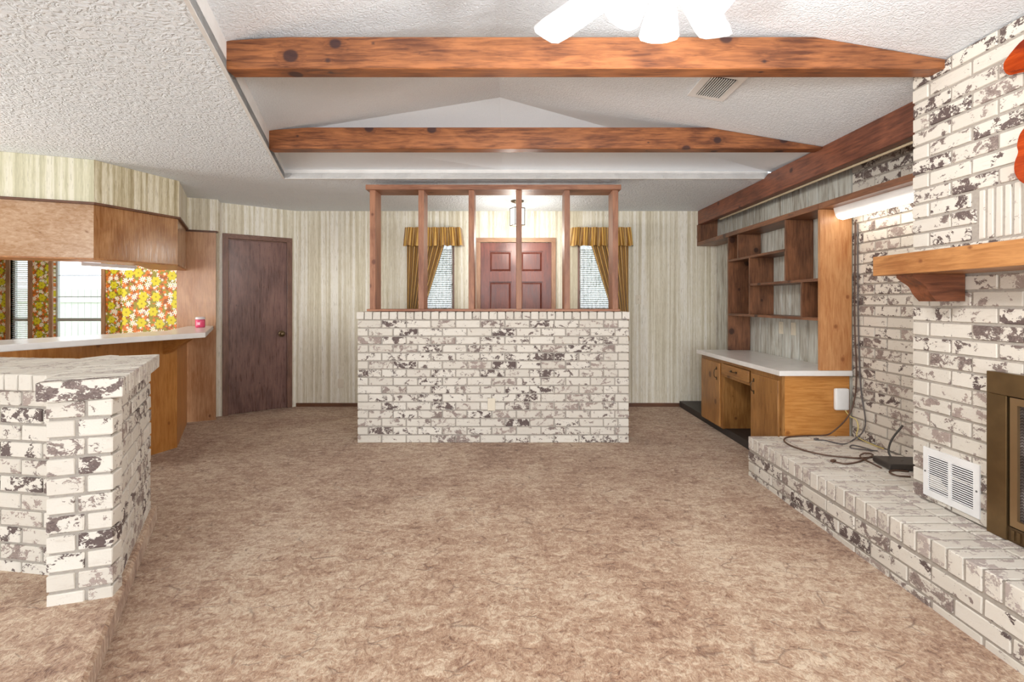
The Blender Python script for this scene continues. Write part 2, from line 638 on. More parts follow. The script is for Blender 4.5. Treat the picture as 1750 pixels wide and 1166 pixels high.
def wall_seg(name, p0, p1, z0, z1, thick, mat, holes=(), label=None, cat='wall', parent=None):
    """wall whose visible face runs p0 to p1; thickness goes to the left of that direction; holes (u0, u1, z0, z1)"""
    p0 = Vector((p0[0], p0[1], 0))
    p1 = Vector((p1[0], p1[1], 0))
    d = p1 - p0
    L = d.length
    b = B()
    us = sorted({0.0, L} | {u for h in holes for u in h[:2]})
    zs = sorted({z0, z1} | {z for h in holes for z in h[2:]})
    for i in range(len(us) - 1):
        for j in range(len(zs) - 1):
            cu, cz = (us[i] + us[i + 1]) / 2, (zs[j] + zs[j + 1]) / 2
            if any(h[0] < cu < h[1] and h[2] < cz < h[3] for h in holes):
                continue
            b.box(us[i], us[i + 1], 0, thick, zs[j], zs[j + 1])
    o = b.build(name, mat, parent, origin=(0, 0, 0))
    w = Vector((p0.x, p0.y, 0))
    o.location = w - (WL[parent.name] if parent else Vector())
    o.rotation_euler = (0, 0, math.atan2(d.y, d.x))
    WL[o.name] = w
    if not parent:
        props(o, label, cat, None, 'structure')
    return o


BRK = {}


def brick_mesh(l, d, h, mat):
    key = (round(l, 3), round(d, 3), round(h, 3), mat.name, random.randrange(3))
    if key not in BRK:
        bm = bmesh.new()
        bmesh.ops.create_cube(bm, size=1.0, matrix=Matrix.Diagonal((l, d, h, 1)))
        bmesh.ops.bevel(bm, geom=bm.edges[:], offset=0.0035, segments=1, affect='EDGES')
        rr = random.Random(len(BRK))
        for v in bm.verts:
            v.co += Vector((rr.uniform(-1, 1), rr.uniform(-1, 1), rr.uniform(-1, 1))) * 0.0013
        me = bpy.data.meshes.new('brick')
        bm.to_mesh(me)
        bm.free()
        me.materials.append(mat)
        BRK[key] = me
    return BRK[key]


def brick(parent, center, l, d, h, rz, mat, name='brick'):
    o = link(name, brick_mesh(l, d, h, mat), center, parent, rz)
    o.rotation_euler = (random.uniform(-.006, .006), random.uniform(-.006, .006), rz + random.uniform(-.006, .006))
    return o


CH, BL, MJ, BD = 0.0762, 0.2286, 0.011, 0.095


def bond(parent, p0, ang, length, z0, rows, head0='odd', head1='', holes=(), zmax=9.0, depth=BD, phase=0):
    """running bond; u along ang, visible face to the right of u; holes (u0, u1, z0, z1); ztop may be a function of u"""
    ca, sa = math.cos(ang), math.sin(ang)
    F, Cn = brick_mat('face'), brick_mat('clean')
    for k in range(rows):
        za, zb = z0 + k * CH, z0 + (k + 1) * CH - MJ
        odd = (k + phase) % 2 == 1
        segs = []
        u = 0.0
        if head0 and ((head0 == 'odd') == odd):
            segs.append((0.0, BD, True))
            u = BD + MJ
        end = length
        if head1 and ((head1 == 'odd') == odd):
            end = length - BD - MJ
            segs.append((end + MJ, length, True))
        if not head0 and odd:
            segs.append((0.0, BL / 2 - MJ, False))
            u = BL / 2
        while u < end - 0.03:
            e = min(u + BL - MJ, end)
            if end - e < 0.05:
                e = end
            segs.append((u, e, False))
            u = e + MJ
        for (a, b, hd) in segs:
            parts = [(a, b)]
            for (h0, h1, hz0, hz1) in holes:
                if zb > hz0 + 0.01 and za < hz1 - 0.01:
                    q = []
                    for (s, e) in parts:
                        if e <= h0 or s >= h1:
                            q.append((s, e))
                        else:
                            if h0 - s > 0.025:
                                q.append((s, h0 - 0.006))
                            if e - h1 > 0.025:
                                q.append((h1 + 0.006, e))
                    parts = q
            for (s, e) in parts:
                top = zb if zb <= zmax else zmax
                if top - za < 0.02:
                    continue
                cu, cn = (s + e) / 2, depth / 2 - 0.0 + random.uniform(-.0015, .0015)
                c = (p0[0] + ca * cu - sa * cn, p0[1] + sa * cu + ca * cn, (za + top) / 2)
                brick(parent, c, e - s, depth, top - za, ang, Cn if hd else F)


# ================================================================== SETTING
CE = 2.44
TL = lambda y: -1.22 - 0.332 * (max(y, -1.0) - 1.84)          # plan line of the tray's slanted left edge
RZ = lambda x: 2.46 + 0.165 * (2.35 - x)           # right slope of the vault
RX = -0.09
YR, YT, YB = -4.5, 4.46, 6.06                       # rear wall, tray back edge, entry wall

b = B()
b.prism([(-9, YR - .2), (3, YR - .2), (3, 9), (-9, 9)], -0.12, 0.0)
props(b.build('floor', carpet()), 'brown mottled carpet floor of the sunken living room', 'floor', None, 'structure')

U = Vector((-0.49, 0.872, 0)).normalized()          # direction of the brick counter's long side
Nn = Vector((U.y, -U.x, 0))
R0 = Vector((-1.628, 1.98, 0))
S0 = R0 + Nn * 0.025
s1, s2 = S0 - U * 7.4, S0 + U * 1.03
s3 = Vector((-3.1, 2.93, 0))
b = B()
b.prism([(s1.x, s1.y), (s2.x, s2.y), (s3.x, s3.y), (-6.4, 2.93), (-6.4, s1.y)], 0.0, 0.1)
props(b.build('floor_raised', carpet(), bev=0.012), 'raised carpeted step floor beside the brick counter', 'floor', None, 'structure')

# flat textured ceiling
b = B()
b.prism([(-9, YR - .2), (TL(-1), YR - .2), (TL(-1), -1), (TL(YT), YT), (-9, YT)], CE, CE + 0.05)
b.prism([(-9, YT), (3, YT), (3, 9), (-9, 9)], CE, CE + 0.05)
props(b.build('ceiling', ceiling_mat('heavy')), 'flat white stippled ceiling around the raised tray', 'ceiling', None, 'structure')
# vault
b = B()
ys = [YR - .2, -1.0, 0.2, 1.4, 2.6, 3.7]
lf = [[(RX, y, RZ(RX)), (TL(y), y, 2.58)] for y in ys]
b.grid(lf)
b.grid([[(2.7, y, RZ(2.7)), (RX, y, RZ(RX))] for y in ys])
props(b.build('ceiling_vault', ceiling_mat('light')), 'sloped white vault ceiling above the beams', 'ceiling', None, 'structure')
b = B()
prof = [(TL(3.7), 2.58), (RX, RZ(RX)), (2.35, RZ(2.35)), (2.7, RZ(2.7))]
back = [(TL(YT), 2.52), (RX, 2.52), (2.35, 2.50), (2.7, 2.44)]
b.grid([[(x, 3.7, z) for x, z in prof], [(x, YT, z) for x, z in back]])
props(b.build('ceiling_hip', ceiling_mat('smooth')), 'smooth white end slope of the vault behind the rear beam', 'ceiling', None, 'structure')
b = B()
b.prism3([(TL(-1), -1, CE - .004), (TL(YT), YT, CE - .004), (TL(YT), YT, 2.58), (TL(-1), -1, 2.58)], (-0.02, 0, 0))
b.box(TL(-1) - .02, TL(-1), YR - .2, -1, CE - .004, 2.58)
props(b.build('trim_1', plain('white_paint', (232, 231, 229), 0.7)), 'white painted lip along the slanted edge of the ceiling tray', 'trim', None, 'structure')
b = B()
b.box(TL(YT), 2.35, YT, YT + 0.02, CE - .004, 2.53)
props(b.build('trim_2', plain('white_paint', (232, 231, 229), 0.7)), 'white painted lip across the back of the ceiling tray', 'trim', None, 'structure')

# entry wall with two sidelight windows and the front door opening
WX = (-2.69, 2.62)
hu = lambda x: x - WX[0]
wall_seg('wall_back', (WX[0], YB), (WX[1], YB), 0, CE, 0.12, stripes('a'),
         [(hu(-1.22), hu(-0.72), 0.35, 2.08), (hu(-0.40), hu(0.50), 0.0, 2.05), (hu(0.82), hu(1.36), 0.35, 2.08)],
         'cream striped wallpaper wall with the front door')
D0, D1 = Vector((-3.38, 5.50, 0)), Vector((-2.69, 6.06, 0))
dd = (D1 - D0).normalized()
wall_seg('wall_diagonal', D0, D1, 0, CE, 0.12, stripes('a'), [(0.13, 0.79, 0, 2.04)], 'slanted striped wallpaper wall around the dark door')
wall_seg('wall_kitchen', (-4.76, 5.93), (-3.1, 5.93), 0, CE, 0.1, floral(), (), 'kitchen wall in orange and yellow floral wallpaper')
NW = (-8.7, -4.0)
wall_seg('wall_nook', (NW[0], 7.7), (NW[1], 7.7), 0, CE, 0.1, floral(),
         [(-7.27 - NW[0], -6.5 - NW[0], 0.55, 2.05), (-7.95 - NW[0], -7.66 - NW[0], 0.55, 2.05)], 'far floral wallpaper wall with the kitchen windows')
wall_seg('wall_nook_side', (-4.3, 8.0), (-4.3, 5.99), 0, CE, 0.1, stripes('b'), (), 'short side wall of the kitchen nook')
wall_seg('wall_left', (-6.4, YR), (-6.4, 5.5), 0, CE, 0.1, stripes('a'), [(1.3 - YR, 3.45 - YR, 0.1, 2.1)], 'dining side wall with a wide glass door opening')
wall_seg('wall_nook_left', (-8.8, 5.5), (-6.3, 5.5), 0, CE, 0.1, stripes('a'), (), 'wall piece between the dining side and kitchen nook')
wall_seg('wall_nook_end', (-8.7, 5.5), (-8.7, 7.8), 0, CE, 0.1, stripes('a'), (), 'outer end wall of the kitchen nook')
wall_seg('wall_rear', (3.0, YR), (-6.4, YR), 0, 2.95, 0.12, stripes('a'), [(0.95, 5.9, 0.1, 2.16)], 'rear wall with wide patio doors behind the viewer')
wall_seg('wall_right_rear', (2.72, 3.66), (2.72, YR - .1), 0, 2.7, 0.1, plain('white_paint', (232, 231, 229), 0.7), (), 'plain outer shell of the fireplace wall')

# base strips
for i, (xa, xb_, lab) in enumerate([(-2.69, -1.0, 'thin dark baseboard beneath the wallpaper near the dark door'), (0.6, 2.1, 'thin dark baseboard beneath the wallpaper near the desk')]):
    b = B()
    b.box(xa, xb_, YB - 0.012, YB, 0, 0.045)
    props(b.build('baseboard_back' if i == 0 else 'baseboard_back_right', wood('dark_trim', 'x')), lab, 'baseboard', None, 'structure')

# plank wall behind the desk: planks are pieces of the wall
pw = thing('wall_right', (2.6, 4.86, 0), 'whitewashed vertical plank wall behind the desk shelves', 'wall', None, 'structure')
b = B()
b.box(2.575, 2.7, 3.66, YB, 0, 2.5)
b.build('backing', plain('plank_gap', (70, 64, 58), 0.9), pw)
y = YB - 0.01
i = 0
while y > 3.70:
    wd = min([0.135, 0.125, 0.14][i % 3], y - 3.66)
    b = B()
    b.box(2.553, 2.58, y - wd + 0.008, y, 0.0, 2.42, 0.004)
    b.build('plank', planks_mat(), pw)
    y -= wd
    i += 1

# brick wall in the recess beside the desk
rw = thing('wall_recess', (2.62, 3.1, 0), 'painted brick wall in the recess between desk and chimney', 'wall', None, 'structure')
b = B()
b.box(2.572, 2.71, 2.575, 3.66, 0.0, 2.42)
b.build('mortar', mortar(), rw)
bond(rw, (2.565, 3.66), -PI / 2, 1.083, 0.292, 28, head0='', zmax=2.415)

# ================================================================== CHIMNEY AND HEARTH
CX, CY0, CY1 = 2.12, 0.72, 2.57
cb = thing('chimney_breast', (2.36, 1.65, 0.29), 'tall painted brick chimney breast rising to the vault ceiling', 'fireplace')
b = B()
FO = (1.17, 2.11, 0.29, 0.98)
for (y0, y1, z0, z1) in [(CY0 + .006, FO[0], 0.28, 2.52), (FO[1], CY1 - .006, 0.28, 2.52), (FO[0], FO[1], FO[3], 2.52)]:
    zt = lambda x: z1 if z1 < 2 else RZ(x) - 0.004
    b.prism3([(CX + 0.007, y0, z0), (2.705, y0, z0), (2.705, y0, zt(2.705)), (CX + 0.007, y0, zt(CX + .007))], (0, y1 - y0, 0))
b.build('mortar', mortar(), cb)
SOL = (CY1 - 2.215, CY1 - 1.60, 0.292 + 17 * CH, 0.292 + 20 * CH - MJ)
bond(cb, (CX, CY1), -PI / 2, CY1 - CY0, 0.292, 30, head0='odd', head1='odd',
     holes=[(CY1 - 2.12, CY1 - 1.16, 0.2, 0.985), SOL], zmax=2.492)
y = 2.207
while y > 1.63:
    c = brick(cb, (CX + 0.04, y - 0.014, 0.292 + 18.5 * CH - MJ / 2), 3 * CH - MJ, 0.08, 0.027, 0, brick_mat('clean'), 'soldier_brick')
    c.rotation_euler = (0, PI / 2, PI)
    c.rotation_euler = Matrix(((0, 1, 0), (0, 0, 1), (1, 0, 0))).to_euler()
    y -= 0.0385

HX, HZ = 1.78, 0.292
HY0, HY1 = 0.42, 3.66
he = thing('hearth', (2.1, 2.0, 0), 'long raised painted brick hearth running from fireplace to desk', 'hearth')
b = B()
b.box(HX + .006, 2.56, CY1 + .001, HY1 - .006, 0, HZ - 0.006)
b.box(HX + .006, CX + .004, HY0, CY1, 0, HZ - 0.006)
b.build('mortar', mortar(), he)
bond(he, (HX, HY1), -PI / 2, HY1 - HY0, HZ - 0.1 - 3 * CH, 3, head0='odd', head1='')
y = HY1
i = 0
while y > HY0 + 0.05:
    w = CH - MJ
    xe = 2.562 if y > CY1 else CX - 0.001
    rows = [HX, HX + 0.232, HX + 0.232 + 0.215, HX + 0.232 + 0.215 + 0.215, 2.9]
    if i % 2:
        rows = [HX, HX + 0.232, HX + 0.232 + 0.105, HX + 0.232 + 0.105 + 0.215, HX + 0.232 + 0.105 + 0.43, 2.9]
    for j in range(len(rows) - 1):
        a, e = rows[j], min(rows[j + 1] - 0.009, xe)
        if e - a < 0.03:
            continue
        hh = 0.09 if j == 0 else 0.05
        brick(he, ((a + e) / 2, y - w / 2, HZ - hh / 2 + random.uniform(-.001, .001)), e - a, w, hh, 0, brick_mat('worn'))
    y -= CH
    i += 1

# ================================================================== BRICK HALF WALL WITH POSTS
hx0, hx1, hy0, hy1 = -1.432, 1.083, 4.50, 4.75
hw = thing('brick_half_wall', (-0.17, 4.62, 0), 'freestanding painted brick half wall carrying the wooden post screen', 'wall')
b = B()
b.box(hx0 + .008, hx1 - .008, hy0 + .008, hy1 - .008, 0, 15 * CH + 0.06)
b.build('mortar', mortar(), hw)
bond(hw, (hx0, hy0), 0.0, hx1 - hx0, 0.0, 15, head0='odd', head1='even')
n = 33
wc = (hx1 - hx0 + 0.02) / n
for i in range(n):
    brick(hw, (hx0 - 0.01 + wc * (i + .5), (hy0 + hy1) / 2 - .005, 15 * CH + 0.035), hy1 - hy0 + 0.02, wc - 0.009, 0.068, PI / 2, brick_mat('clean'))
b = B()
b.obox((-0.19, 4.492, 0.355), (0.07, 0.008, 0.115), None, 0.003)
props(b.build('outlet_plate', plain('ivory_plastic', (226, 216, 196), 0.4)), 'ivory outlet plate on the brick half wall', 'outlet')

ps = thing('post_screen', (-0.17, 4.62, 1.215), 'open wooden screen of six posts standing on the brick half wall', 'screen')
b = B()
b.box(-1.35, 1.005, 4.51, 4.74, 1.2165, 1.238, 0.003)
b.build('sill_board', wood('post', 'x'), ps)
b = B()
b.box(-1.355, 1.01, 4.49, 4.74, 2.345, 2.39, 0.003)
b.build('top_board', wood('post', 'x'), ps)
for x in (-1.297, -0.845, -0.378, 0.065, 0.513, 0.962):
    b = B()
    b.box(x - .026, x + .026, 4.515, 4.715, 1.238, 2.345, 0.003)
    b.build('post', wood('post', 'z'), ps)

# ================================================================== BRICK COUNTER ON THE STEP
Z1 = 0.1
NR = 11
c0 = Z1 - 0.022
ci = thing('brick_counter', (-2.3, 2.5, Z1), 'waist-high painted brick counter on the raised step', 'counter')
L0 = R0 + Vector((-0.205, -0.07, 0))
fa = math.atan2(R0.y - L0.y, R0.x - L0.x)
ua = math.atan2(U.y, U.x)
R2 = R0 + U * 0.985
T0 = L0 + U * 0.24
wdv = Vector((-0.362, 0.058, 0)).normalized()
T1 = T0 + wdv * 1.6
ins = 0.008
b = B()
fdir = (R0 - L0).normalized()
q = [L0 + fdir * ins + U * ins, R0 - fdir * ins + U * ins, R2 - fdir * ins - U * ins]
q2 = [Vector((T1.x, 2.85, 0)), T1 + Vector((0, ins, 0)), T0 + Vector((0.0, ins, 0))]
b.prism([(p.x, p.y) for p in q + q2], Z1 - .02, c0 + NR * CH + 0.03)
b.build('mortar', mortar(), ci)
flen = (R0 - L0).length
for k in range(NR):
    z = c0 + (k + .5) * CH - MJ / 2
    if k % 2 == 0:
        segs = [(0, flen * .56), (flen * .56 + MJ, flen)]
    else:
        segs = [(0, flen * .42), (flen * .42 + MJ, flen)]
    for j, (a, e) in enumerate(segs):
        m = brick_mat('clean') if (e - a) < 0.095 else brick_mat('face')
        p = L0 + fdir * (a + e) / 2 + Vector((-fdir.y, fdir.x, 0)) * 0.045
        brick(ci, (p.x, p.y, z), e - a, 0.09, CH - MJ, fa, m)
bond(ci, (R0.x + U.x * 0.09, R0.y + U.y * 0.09), ua, 0.985 - 0.09, c0, NR, head0='odd', head1='even')
bond(ci, (T1.x, T1.y), math.atan2(T0.y - T1.y, T0.x - T1.x), (T0 - T1).length, c0, NR, head0='', head1='')
# cap bricks: a strip along the long side, and three rows over the wing
zc = c0 + NR * CH + 0.034
k = 0
t_ = -0.022
while t_ < 0.97:
    p = (R0 + L0) / 2 + Nn * 0.006 + U * (t_ + 0.036)
    brick(ci, (p.x, p.y, zc), flen + 0.05, CH - 0.008, 0.078, ua - PI / 2, brick_mat('face' if k == 0 else 'worn'))
    t_ += CH
    k += 1
perp = Vector((-wdv.y, wdv.x, 0))
if perp.y < 0:
    perp = -perp
lside = lambda p: (p - (L0 - fdir * 0.035)).dot(Nn)     # negative: clear of the strip
for r in range(4):
    t_ = -0.53
    while t_ < 1.58:
        p = T0 + wdv * (t_ + 0.036) + perp * (-0.015 + r * 0.19 + 0.09)
        if p.y + 0.08 < 2.93 and lside(p) < 0.03:
            brick(ci, (p.x, p.y, zc - 0.004), 0.18, CH - 0.008, 0.07, math.atan2(perp.y, perp.x), brick_mat('clean' if r == 0 else 'worn'))
        t_ += CH

# ================================================================== CEILING BEAMS


def cross_beam(y0, y1, xl, xr, htop, label):
    b = B()
    zb = 2.446
    top = zb + htop
    pts = [(xl, zb), (xr, zb)]
    xc = 2.35 - (top - 2.46) / 0.165
    pts.append((xr, min(top, RZ(xr) - 0.004)))
    if xc < xr:
        pts.append((xc, top))
    pts.append((xl + 0.3, top))
    pts.append((xl, min(top, 2.585)))
    b.prism3([(x, y0, z) for x, z in pts], (0, y1 - y0, 0))
    bmesh.ops.bevel(b.bm, geom=b.bm.edges[:], offset=0.004, segments=1, affect='EDGES')
    return props(b.build('ceiling_beam', wood('beam', 'x')), label, 'beam', 'exposed ceiling beams')


cross_beam(2.38, 2.475, TL(2.43) + 0.004, 2.135, 0.157, 'knotty brown ceiling beam nearest the fan, ending at the chimney')
cross_beam(3.62, 3.715, TL(3.67) + 0.004, 2.318, 0.16, 'knotty brown ceiling beam over the carpet, second from the fan')
b = B()
b.prism3([(2.315, 2.575, 2.265), (2.315, 6.05, 2.265), (2.315, 6.05, 2.438), (2.315, 4.46, 2.438), (2.315, 4.40, 2.464), (2.315, 2.575, 2.464)], (0.075, 0, 0))
bmesh.ops.bevel(b.bm, geom=b.bm.edges[:], offset=0.004, segments=1, affect='EDGES')
props(b.build('ceiling_beam', wood('beam_red', 'y')), 'long reddish beam along the ceiling above the desk shelves', 'beam', 'exposed ceiling beams')
b = B()
b.box(2.392, 2.404, 2.58, 5.6, 2.25, 2.264)
props(b.build('wire_cover', plain('cream_strip', (206, 190, 160), 0.5)), 'pale strip under the long reddish beam above the desk', 'trim strip')

# ================================================================== DESK CABINET, WORKTOP, BOOKCASE
dx, dxb = 2.04, 2.548
dk = thing('desk_cabinet', (2.3, 4.44, 0), 'golden wooden desk cabinet with two doors and a kneehole', 'desk')
FR = wood('desk', 'z')
b = B()
b.box(dx + .02, dxb, 3.668, 3.688, 0.0, 0.745)
b.build('end_panel', wood('pony', 'x'), dk)
b = B()
b.box(dx + .02, dxb, 5.20, 5.22, 0.075, 0.745)
b.box(dx + .02, dxb, 4.715, 4.735, 0.075, 0.745)
b.box(dx + .02, dxb, 4.13, 4.15, 0.0, 0.745)
b.box(dxb - .015, dxb, 3.69, 5.2, 0.075, 0.745)
b.build('carcass', FR, dk)
b = B()
for (y0, y1, z0, z1) in [(3.668, 3.70, 0, .745), (4.11, 4.15, 0, .745), (4.70, 4.74, .075, .745), (5.185, 5.22, .075, .745),
                         (3.70, 4.11, .70, .745), (4.15, 4.70, .715, .745), (4.15, 4.70, .585, .61), (4.74, 5.185, .70, .745), (4.74, 5.185, .075, .10)]:
    b.box(dx, dx + .02, y0, y1, z0, z1)
b.build('face_frame', FR, dk)


def pull(parent, x, y, z, vertical=True):
    b = B()
    if vertical:
        b.tube(catmull([(x, y, z - .045), (x - .02, y, z - .035), (x - .026, y, z), (x - .02, y, z + .035), (x, y, z + .045)], 5), 0.004, 6)
        b.obox((x - .002, y, z - .05), (.004, .018, .03), None, .001)
        b.obox((x - .002, y, z + .05), (.004, .018, .03), None, .001)
    else:
        b.tube(catmull([(x, y - .045, z), (x - .02, y - .035, z), (x - .026, y, z), (x - .02, y + .035, z), (x, y + .045, z)], 5), 0.004, 6)
        b.obox((x - .002, y - .05, z), (.004, .03, .018), None, .001)
        b.obox((x - .002, y + .05, z), (.004, .03, .018), None, .001)
    return b.build('handle', plain('dark_bronze', (84, 66, 46), 0.35, 0.7), parent, True)


for (y0, y1, hy) in ((3.70, 4.105, 4.06), (4.745, 5.18, 4.80)):
    b = B()
    b.box(dx - .018, dx, y0 - .004, y1 + .008, 0.055 if y0 < 4 else 0.09, 0.705, 0.004)
    d = b.build('door', FR, dk)
    pull(d, dx - .018, hy, 0.60)
b = B()
b.box(dx - .018, dx, 4.16, 4.69, 0.612, 0.712, 0.004)
d = b.build('drawer', wood('desk', 'y'), dk)
pull(d, dx - .018, 4.43, 0.664, False)

b = B()
b.box(2.0, 2.549, 3.63, 5.27, 0.748, 0.788, 0.006)
props(b.build('desk_worktop', plain('white_laminate', (236, 233, 230), 0.22)), 'white laminate worktop on the golden desk cabinet', 'worktop')
b = B()
b.box(2.085, 2.55, 4.16, 6.05, 0.0, 0.072, 0.004)
props(b.build('desk_plinth', wood('black', 'y')), 'low black plinth on the carpet beneath and beyond the desk', 'plinth')

bx, bxb = 2.318, 2.55
bk = thing('bookcase', (2.43, 4.44, 0.788), 'brown wooden open bookcase standing on the white worktop', 'bookcase')
SH, SV = wood('shelf', 'y'), wood('shelf', 'z')
b = B()
b.box(bx - .005, bxb, 3.645, 3.672, 0.789, 1.998)
b.build('side_panel', wood('orange', 'z'), bk)
b = B()
b.box(bx, bxb, 5.20, 5.225, 0.789, 1.998)
b.build('side_panel', SV, bk)
for (y0, y1, z) in ((4.12, 5.20, 1.745), (3.672, 4.745, 1.472), (3.672, 5.20, 1.172)):
    b = B()
    b.box(bx, bxb, y0, y1, z - .011, z + .011)
    b.build('shelf', SH, bk)
for (y_, z0, z1) in ((4.99, 1.757, 1.998), (4.12, 1.484, 1.998), (4.745, 1.184, 1.733), (3.89, 1.184, 1.46)):
    b = B()
    b.box(bx, bxb, y_ - .012, y_ + .012, z0, z1)
    b.build('divider', SV, bk)

vs = thing('wall_shelf', (2.43, 4.3, 2.0), 'long brown shelf board from the entry wall to the chimney', 'shelf')
b = B()
b.box(2.305, 2.552, 3.66, 6.055, 2.0, 2.045, 0.003)
b.box(2.305, 2.564, 2.575, 3.655, 2.0, 2.045, 0.003)
b.build('board', wood('shelf', 'y'), vs)
b = B()
b.box(2.305, 2.34, 6.02, 6.055, 2.046, 2.263)
b.build('end_post', wood('shelf', 'z'), vs)
b = B()
b.box(2.341, 2.552, 6.035, 6.055, 2.046, 2.42)
b.build('end_board', wood('shelf', 'z'), vs)

# fluorescent light under the shelf board
fl = thing('fluorescent_light', (2.45, 3.12, 2.0), 'white fluorescent strip light glowing under the shelf board beside the chimney', 'light')
b = B()
b.prism3([(2.385, 2.585, 2.0), (2.515, 2.585, 2.0), (2.515, 2.585, 1.958), (2.40, 2.585, 1.945)], (0, 1.02, 0))
b.build('housing', plain('white_enamel', (240, 240, 240), 0.35), fl)
b = B()
b.prism3([(2.392, 2.60, 1.944), (2.505, 2.60, 1.957), (2.485, 2.60, 1.925), (2.445, 2.60, 1.910), (2.408, 2.60, 1.920)], (0, 0.99, 0))
b.build('lens', emit('tube_light', (255, 246, 232), 5.5), fl)

# ================================================================== MANTEL, FIREPLACE, GRILLE, PLAQUE
mt = thing('mantel_shelf', (1.98, 1.65, 1.434), 'thick golden wood mantel beam on the chimney breast', 'mantel')
b = B()
b.box(1.845, CX - .002, 0.80, 2.485, 1.434, 1.532, 0.005)
b.build('beam', wood('mantel', 'y'), mt)
for yc in (2.32, 1.0):
    pf = [(2.118, 1.433), (1.875, 1.433)] + [tuple(p)[:2] for p in catmull([(1.875, 1.42, 0), (1.90, 1.40, 0), (1.935, 1.375, 0), (1.955, 1.34, 0), (1.985, 1.305, 0)], 5)] + [(2.118, 1.305)]
    b = B()
    b.prism3([(x, yc - .05, z) for x, z in pf], (0, 0.10, 0))
    b.build('corbel', wood('corbel', 'x'), mt)

fp = thing('fireplace_screen', (CX, 1.64, 0.292), 'bronze-framed glass fireplace screen set into the chimney', 'fireplace screen')
BR = plain('aged_bronze', (122, 98, 66), 0.28, 0.75, 0.5, 0.12)
b = B()
b.box(CX - .03, CX + .01, 1.14, 2.14, 0.905, 1.0, 0.003)
b.build('top_rail', BR, fp)
for (ya, yb_) in ((2.055, 2.14), (1.14, 1.225)):
    b = B()
    b.box(CX - .03, CX + .01, ya, yb_, 0.294, 0.905, 0.003)
    b.build('side_rail', BR, fp)
b = B()
b.box(CX - .022, CX + .01, 1.225, 2.055, 0.294, 0.355)
b.build('vent_rail', plain('aged_bronze_dark', (96, 76, 52), 0.3, 0.7), fp)
for i in range(34):
    b = B()
    b.box(CX - .026, CX - .021, 1.24 + i * 0.0238, 1.252 + i * 0.0238, 0.305, 0.345)
    b.build('vent_bar', BR, fp)
DB = plain('door_bronze', (150, 122, 88), 0.3, 0.7)
for (ya, yb_) in ((1.645, 2.045), (1.235, 1.635)):
    b = B()
    for (a0, a1, c0_, c1_) in ((ya, yb_, 0.36, 0.39), (ya, yb_, 0.87, 0.90), (ya, ya + .03, 0.39, 0.87), (yb_ - .03, yb_, 0.39, 0.87)):
        b.box(CX - .024, CX - .004, a0, a1, c0_, c1_)
    d = b.build('door', DB, fp)
    b = B()
    b.box(CX - .012, CX - .008, ya + .03, yb_ - .03, 0.39, 0.87)
    b.build('glass', firescreen(), d)
b = B()
b.box(CX + .16, CX + .2, 1.15, 2.13, 0.294, 0.98)
b.build('firebox', plain('soot', (40, 36, 34), 0.9), fp)

gr = thing('return_grille', (CX, 2.345, 0.32), 'white louvred metal return grille on the chimney by the hearth', 'vent')
WM = plain('white_enamel', (240, 240, 240), 0.35)
b = B()
gy0, gy1, gz0, gz1 = 2.195, 2.495, 0.318, 0.562
for (a0, a1, c0_, c1_) in ((gy0, gy1, gz0, gz0 + .033), (gy0, gy1, gz1 - .033, gz1), (gy0, gy0 + .03, gz0 + .033, gz1 - .033), (gy1 - .03, gy1, gz0 + .033, gz1 - .033),
                           (2.337, 2.353, gz0 + .033, gz1 - .033)):
    b.box(CX - .008, CX, a0, a1, c0_, c1_)
b.build('frame', WM, gr)
b = B()
b.box(CX - .0015, CX - .0005, gy0 + .02, gy1 - .02, gz0 + .02, gz1 - .02)
b.build('backing', plain('vent_shadow', (40, 38, 38), 0.9), gr)
for (a0, a1) in ((gy0 + .03, 2.337), (2.353, gy1 - .03)):
    for i in range(17):
        z = gz0 + .038 + i * 0.0105
        b = B()
        b.obox((CX - .005, (a0 + a1) / 2, z), (0.010, a1 - a0, 0.0045), Matrix.Rotation(0.5, 3, 'Y'))
        b.build('slat', WM, gr)
for yy in (gy0 + .013, gy1 - .013):
    b = B()
    b.lathe([(0.005, 0), (0.004, .003), (0.0, .004)], (CX - .008, yy, 0.44), 8, Vector((-1, 0, 0)))
    b.build('screw', plain('screw_steel', (130, 128, 126), 0.4, 0.6), gr)

ol = [(2.04, 2.345), (2.064, 2.32), (2.066, 2.29), (2.045, 2.258), (2.0, 2.246), (1.95, 2.225), (1.92, 2.16), (1.93, 2.08), (1.965, 2.03), (2.0, 1.995), (2.012, 1.95), (2.008, 1.92),
      (2.022, 1.88), (2.02, 1.835), (1.99, 1.79), (1.93, 1.765), (1.86, 1.78), (1.78, 1.75), (1.70, 1.78), (1.60, 1.77), (1.54, 1.83), (1.53, 1.93), (1.57, 2.02), (1.55, 2.12), (1.57, 2.24),
      (1.64, 2.33), (1.74, 2.36), (1.84, 2.345), (1.92, 2.375), (1.99, 2.375)]
pp = catmull([(a, c, 0) for a, c in ol] + [(ol[0][0], ol[0][1], 0)], 4)[:-1]
b = B()
b.prism3([(CX - .04, p.x, p.y) for p in pp], (0.039, 0, 0))
bmesh.ops.bevel(b.bm, geom=[e for e in b.bm.edges if abs(e.verts[0].co.x - (CX - .04)) < 1e-4 and abs(e.verts[1].co.x - (CX - .04)) < 1e-4],
                offset=0.012, segments=3, affect='EDGES')
props(b.build('wood_plaque', wood('burl', 'y')), 'glossy red-orange burl wood plaque hung high on the chimney', 'wall plaque')

# ================================================================== KITCHEN BAR, SOFFIT, CABINETS
A0, A1, B1, C1 = Vector((-5.2, 3.08, 0)), Vector((-3.34, 3.88, 0)), Vector((-3.125, 4.56, 0)), Vector((-3.51, 5.25, 0))
PATH = [A0, A1, B1, C1]


